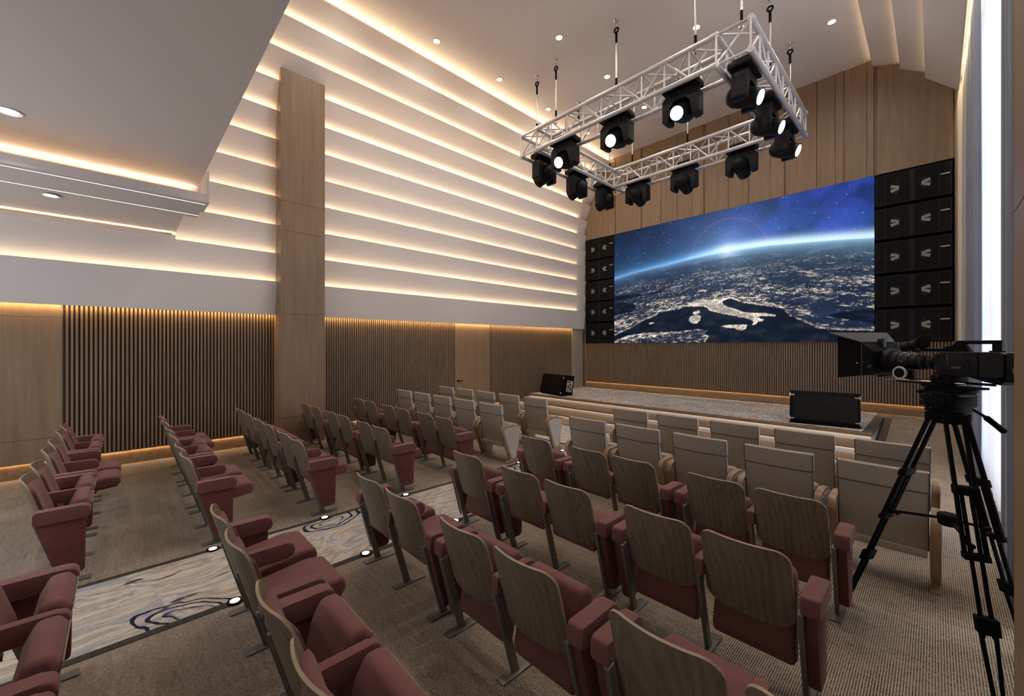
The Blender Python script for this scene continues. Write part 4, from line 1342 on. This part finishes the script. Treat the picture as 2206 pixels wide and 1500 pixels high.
for fx, fy in ((-.515, 4.37), (.262, 3.585), (.445, 4.48)):
    rad = Vector((fx, fy, 0)) - TC; RF = rad.length; rad.normalize(); tan = Vector((-rad.y, rad.x, 0))
    top = rad * .075 + Vector((0, 0, 1.66)); foot = rad * RF + Vector((0, 0, .03))
    def at(f): return top + (foot - top) * f
    b = B()
    for s in (-1, 1):
        bar(b, at(0) + tan * s * .045, at(.50) + tan * s * .050, .020, .026, (0, 0, 1), .004)
    obox(b, at(.0), tan, rad, (0, 0, 1), .06, .025, .03, .008)
    obox(b, at(.27), tan, (foot - top).normalized(), rad, .062, .028, .024, .006)
    obox(b, at(.50), tan, (foot - top).normalized(), rad, .062, .02, .022, .006)
    lg = obj('leg', b, M['matte'], tp)
    b = B()
    for s in (-1, 1):
        bar(b, at(.26) + tan * s * .022, at(.76) + tan * s * .024, .017, .022, (0, 0, 1), .004)
        bar(b, at(.70) + tan * s * .036, at(.955) + tan * s * .018, .017, .020, (0, 0, 1), .004)
    obox(b, at(.72), tan, (foot - top).normalized(), rad, .050, .045, .026, .006)
    obj('lower_tubes', b, M['matte'], lg)
    b = B()
    tube(b, [at(.94), at(.985)], [.018, .013], 12)
    obj('ankle', b, M['matte'], lg)
    b = B()
    fc = rad * RF
    tube(b, [fc + Vector((0, 0, .0)), fc + Vector((0, 0, .012)), fc + Vector((0, 0, .03)), fc + Vector((0, 0, .052))], [.046, .048, .032, .02], 20)
    for s in (-1, 1): bar(b, fc + tan * s * .024 + Vector((0, 0, .012)), fc + tan * s * .012 + Vector((0, 0, .075)), .010, .03, (rad.x, rad.y, 0), .003)
    sh_ = obj('rubber_foot', b, M['red'], lg); sh_['label'] = 'red rubber foot'
    # spreader arm
    kn = at(.47)
    b = B(); tube(b, [Vector((0, 0, .955)) + rad * .03, kn - rad * .02], .0095, 10)
    tube(b, [kn - rad * .07 + Vector((0, 0, -.002)), kn - rad * .015], .014, 10)
    sa_ = obj('spreader_arm', b, M['matte'], tp)
    b = B()
    for q in (.05, .028):
        c = kn - rad * q + Vector((0, 0, -.018)); tube(b, [c, c + Vector((0, 0, -.014))], .008, 10)
    obj('lock_knob', b, M['red'], sa_)
b = B(); tube(b, [(0, 0, .915), (0, 0, .925), (0, 0, .985), (0, 0, .995)], [.04, .05, .055, .045], 20)
obj('spreader_hub', b, M['matte'], tp)

cm = thing('cinema_camera', 'black cinema camera with matte box and zoom lens mounted on the tripod', 'camera', (.06, 4.1, 1.862), R(145))
# local: +x toward the lens, +y the operator side (faces the viewer)
b = B()
box(b, -.21, .0, -.075, .08, .085, .247, .008, 2)
box(b, -.02, .035, -.065, .07, .075, .235, .012, 2)
prism(b, [(-.30, .085), (-.21, .085), (-.21, .247), (-.31, .247), (-.33, .235), (-.33, .10)], 'y', -.07, .075, .004, 1)
body = obj('camera_body', b, M['graphite'], cm)
b = B()
prism(b, [(-.30, .085), (-.235, .078), (-.16, .085), (-.235, .060), (-.31, .045), (-.33, .065)], 'y', -.06, .07, .003, 1)
obj('shoulder_plate', b, M['matte'], body)
b = B(); box(b, -.43, -.335, -.065, .072, .065, .245, .008, 2)
bt = obj('battery', b, M['black'], cm)
b = B(); box(b, -.385, -.367, .0725, .0735, .12, .155); obj('battery_label', b, plain('yellow_green_label', (.10, .11, .03), .5), bt, 0)
b = B()
for i in range(17): box(b, -.205, -.13, .0801, .0812, .09 + i * .0092, .094 + i * .0092)
obj('cooling_rib', b, M['black'], body, 0)
b = B(); box(b, -.028, .032, .069, .078, .10, .155, .003, 2); pn = obj('button_panel', b, M['black'], body)
b = B(); cyl(b, (.018, .077, .115), (.018, .081, .115), .0075, 16); obj('record_button', b, M['red'], pn)
M['bluekey'] = plain('blue_key', (.02, .06, .14), .5)
b = B()
for x in (.018, .0, -.017):
    for z in (.138, .121):
        if x == .018 and z < .13: continue
        box(b, x - .005, x + .005, .077, .0795, z - .002, z + .002)
obj('key', b, M['bluekey'], pn, 0)
b = B(); box(b, -.165, -.150, .0805, .082, .125, .195); obj('card_slot', b, M['matte'], body, 0)
b = B(); box(b, -.158, -.156, .082, .0826, .13, .19); obj('status_line', b, M['bluekey'], body, 0)
b = B(); cyl(b, (-.0, .078, .085), (-.0, .09, .085), .017, 18); cyl(b, (.012, .072, .215), (.012, .079, .215), .006, 12)
obj('connector', b, M['blackmetal'], body)
def text(body_, size, loc, rotz_extra, mat, parent, upright=True):
    cu_ = bpy.data.curves.new('lettering', 'FONT'); cu_.body = body_; cu_.size = size; cu_.extrude = .0006; cu_.align_x = 'CENTER'; cu_.align_y = 'CENTER'
    to = bpy.data.objects.new('lettering_curve', cu_); COL.objects.link(to)
    me = bpy.data.meshes.new_from_object(to.evaluated_get(bpy.context.evaluated_depsgraph_get()))
    bpy.data.objects.remove(to, do_unlink=True); bpy.data.curves.remove(cu_)
    me.name = 'lettering'; me.materials.clear(); me.materials.append(mat)
    o = bpy.data.objects.new('lettering', me); link(o, parent)
    o.location = loc
    # face +y: text x axis -> -x
    o.rotation_euler = (R(90), rotz_extra, R(180))
    return o
M['print'] = plain('grey_print', (.22, .20, .18), .5)
M['yprint'] = plain('yellow_print', (.35, .20, .03), .5)
text('ARRI', .024, (-.098, .0812, .142), 0, M['print'], body)
text('ALEXA XT V', .0125, (-.052, .0812, .195), R(90), M['yprint'], body)
text('CODEX', .014, (-.176, .0822, .16), R(-90), M['black'], body)
# top handle
b = B()
box(b, -.275, -.06, -.014, .014, .298, .322, .006, 2)
box(b, -.272, -.262, -.012, .012, .245, .30, .002, 1); box(b, -.250, -.236, -.012, .012, .245, .30, .002, 1)
box(b, -.285, -.225, -.02, .02, .245, .256, .003, 1)
prism(b, [(-.06, .322), (-.085, .322), (-.13, .247), (.03, .247), (.02, .275), (-.04, .29)], 'y', -.016, .016, .002, 1)
obj('top_handle', b, M['matte'], cm)
# lens
ax = Vector((1, 0, 0)); lc = Vector((0, 0, .168))
b = B()
pts = [(.03, .038), (.06, .042), (.062, .047), (.11, .047), (.112, .052), (.16, .053), (.162, .056), (.21, .057), (.215, .064), (.27, .068), (.275, .075), (.31, .078), (.33, .095), (.372, .098)]
tube(b, [lc + ax * s for s, r in pts], [r for s, r in pts], 36)
ln = obj('zoom_lens', b, M['black'], cm)
b = B()
for s, r in ((.2125, .0645), (.268, .0688)): torus(b, lc + ax * s, (1, 0, 0), r, .0012, 40, 6)
obj('lens_ring', b, M['chrome'], ln)
text('15-80', .014, (.245, .070, .172), 0, M['yprint'], ln)
b = B()
for s in (.085, .135):
    for k_ in range(7):
        a = R(-50 + k_ * 12); rr = .0545 if s > .11 else .0485
        box(b, s - .003, s + .003, rr * math.cos(a) - .001, rr * math.cos(a) + .0012, .168 + rr * math.sin(a) - .0012, .168 + rr * math.sin(a) + .0012)
obj('scale_mark', b, M['yprint'], ln, 0)
# matte box
b = B()
prism(b, [(.372, .09), (.395, .078), (.462, .052), (.462, .314), (.395, .268), (.372, .245)], 'y', -.155, .155, .004, 1)
mb_ = obj('matte_box', b, M['matte'], cm)
b = B()
for p in ((.445, .185), (.425, .185), (.445, .163), (.425, .163)): cyl(b, (p[0], .154, p[1]), (p[0], .159, p[1]), .003, 8)
for p in ((.405, .14), (.392, .14), (.38, .14)): cyl(b, (p[0], .154, p[1]), (p[0], .158, p[1]), .003, 8)
for p in ((.405, .125), (.39, .125)): cyl(b, (p[0], .154, p[1]), (p[0], .160, p[1]), .006, 10)
cyl(b, (.478, .166, .15), (.49, .169, .15), .003, 8)
obj('screw', b, M['chrome'], mb_)
# side flags and top flag
def flag(pts, th=.004):
    b = B(); P_ = [Vector(p) for p in pts]; n = (P_[1] - P_[0]).cross(P_[3] - P_[0]).normalized() * th
    add_verts_faces(b, P_ + [p + n for p in P_], [(0, 1, 2, 3), (7, 6, 5, 4), (0, 4, 5, 1), (1, 5, 6, 2), (2, 6, 7, 3), (3, 7, 4, 0)])
    return b
obj('side_flag', flag([(.462, .157, .052), (.625, .195, .022), (.625, .195, .366), (.462, .157, .314)]), M['matte'], mb_, 0)
obj('side_flag', flag([(.462, -.157, .052), (.625, -.195, .022), (.625, -.195, .366), (.462, -.157, .314)]), M['matte'], mb_, 0)
M['flag'] = plain('grey_flag', (.035, .032, .029), .6)  # paler grey than the matte black side flags
obj('top_flag', flag([(.462, .16, .316), (.462, -.16, .316), (.625, -.29, .395), (.625, .29, .395)]), M['flag'], mb_, 0)
b = B(); box(b, .41, .45, -.02, .02, .275, .345, .006, 2); cyl(b, (.43, -.03, .33), (.43, .03, .33), .012, 12); obj('flag_clamp', b, M['blackmetal'], mb_)
# viewfinder
b = B()
a0, a1 = Vector((.20, .10, .275)), Vector((.07, .14, .305))
tube(b, [a0, a0 + (a1 - a0) * .15, a0 + (a1 - a0) * .6, a0 + (a1 - a0) * .62, a1], [.028, .034, .034, .029, .031], 20)
vf = obj('viewfinder', b, M['black'], cm)
b = B(); d_ = (a1 - a0).normalized(); tube(b, [a1 - d_ * .005, a1 + d_ * .02, a1 + d_ * .035], [.031, .045, .042], 24); obj('eyecup', b, M['matte'], vf)
b = B(); bar(b, (.16, .02, .25), (.15, .11, .27), .03, .025, (0, 0, 1), .004); box(b, .0, .19, -.012, .02, .247, .268, .004, 1); obj('viewfinder_arm', b, M['matte'], vf)
# follow focus
b = B(); cyl(b, (.212, .085, .088), (.212, .125, .088), .034, 24); cyl(b, (.212, .02, .088), (.212, .09, .088), .014, 12); box(b, .18, .24, .02, .06, .05, .11, .006, 2)
ff = obj('follow_focus', b, M['matte'], cm)
b = B(); torus(b, (.212, .118, .088), (0, 1, 0), .041, .008, 36, 8); wr_ = obj('marking_disc', b, plain('white_ring', (.50, .46, .43), .5), ff)
# rods and plates
for y in (-.045, .052):
    b = B(); tube(b, [(-.22 if y < 0 else -.13, y, .036), (.36, y, .036)], .0085, 14); obj('support_rod', b, M['chrome'] if y > 0 else M['black'], cm)
b = B(); box(b, -.07, .05, -.07, .075, .022, .085, .005, 2); box(b, -.19, .12, -.05, .06, .001, .016, .003, 1); box(b, .06, .30, -.035, .04, .016, .026, .003, 1)
obj('base_plate', b, M['matte'], cm)

# ------------------------------------------------------------------ daylight and view
w = bpy.data.worlds.new('daylight'); SC.world = w; w.use_nodes = True
bg = w.node_tree.nodes['Background']
bg.inputs['Color'].default_value = (.94, .955, 1.0, 1); bg.inputs['Strength'].default_value = 3.0
po = area('window_portal', (WX + .12, 8.6, 4.06), (-1, 0, 0), (0, 1, 0), 8.0, 7.88, 1, (1, 1, 1))
po.data.cycles.is_portal = True
fill_portal = area('window_portal', (-6.3, YB - .16, 2.275), (0, 1, 0), (1, 0, 0), 5.8, 2.95, 1, (1, 1, 1)); fill_portal.data.cycles.is_portal = True
SC.view_settings.view_transform = 'Standard'; SC.view_settings.look = 'None'
SC.view_settings.exposure = 0.0; SC.view_settings.gamma = 1.0; SC.view_settings.use_curve_mapping = False
SC.cycles.use_adaptive_sampling = True; SC.cycles.adaptive_threshold = 0.03
SC.cycles.max_bounces = 8
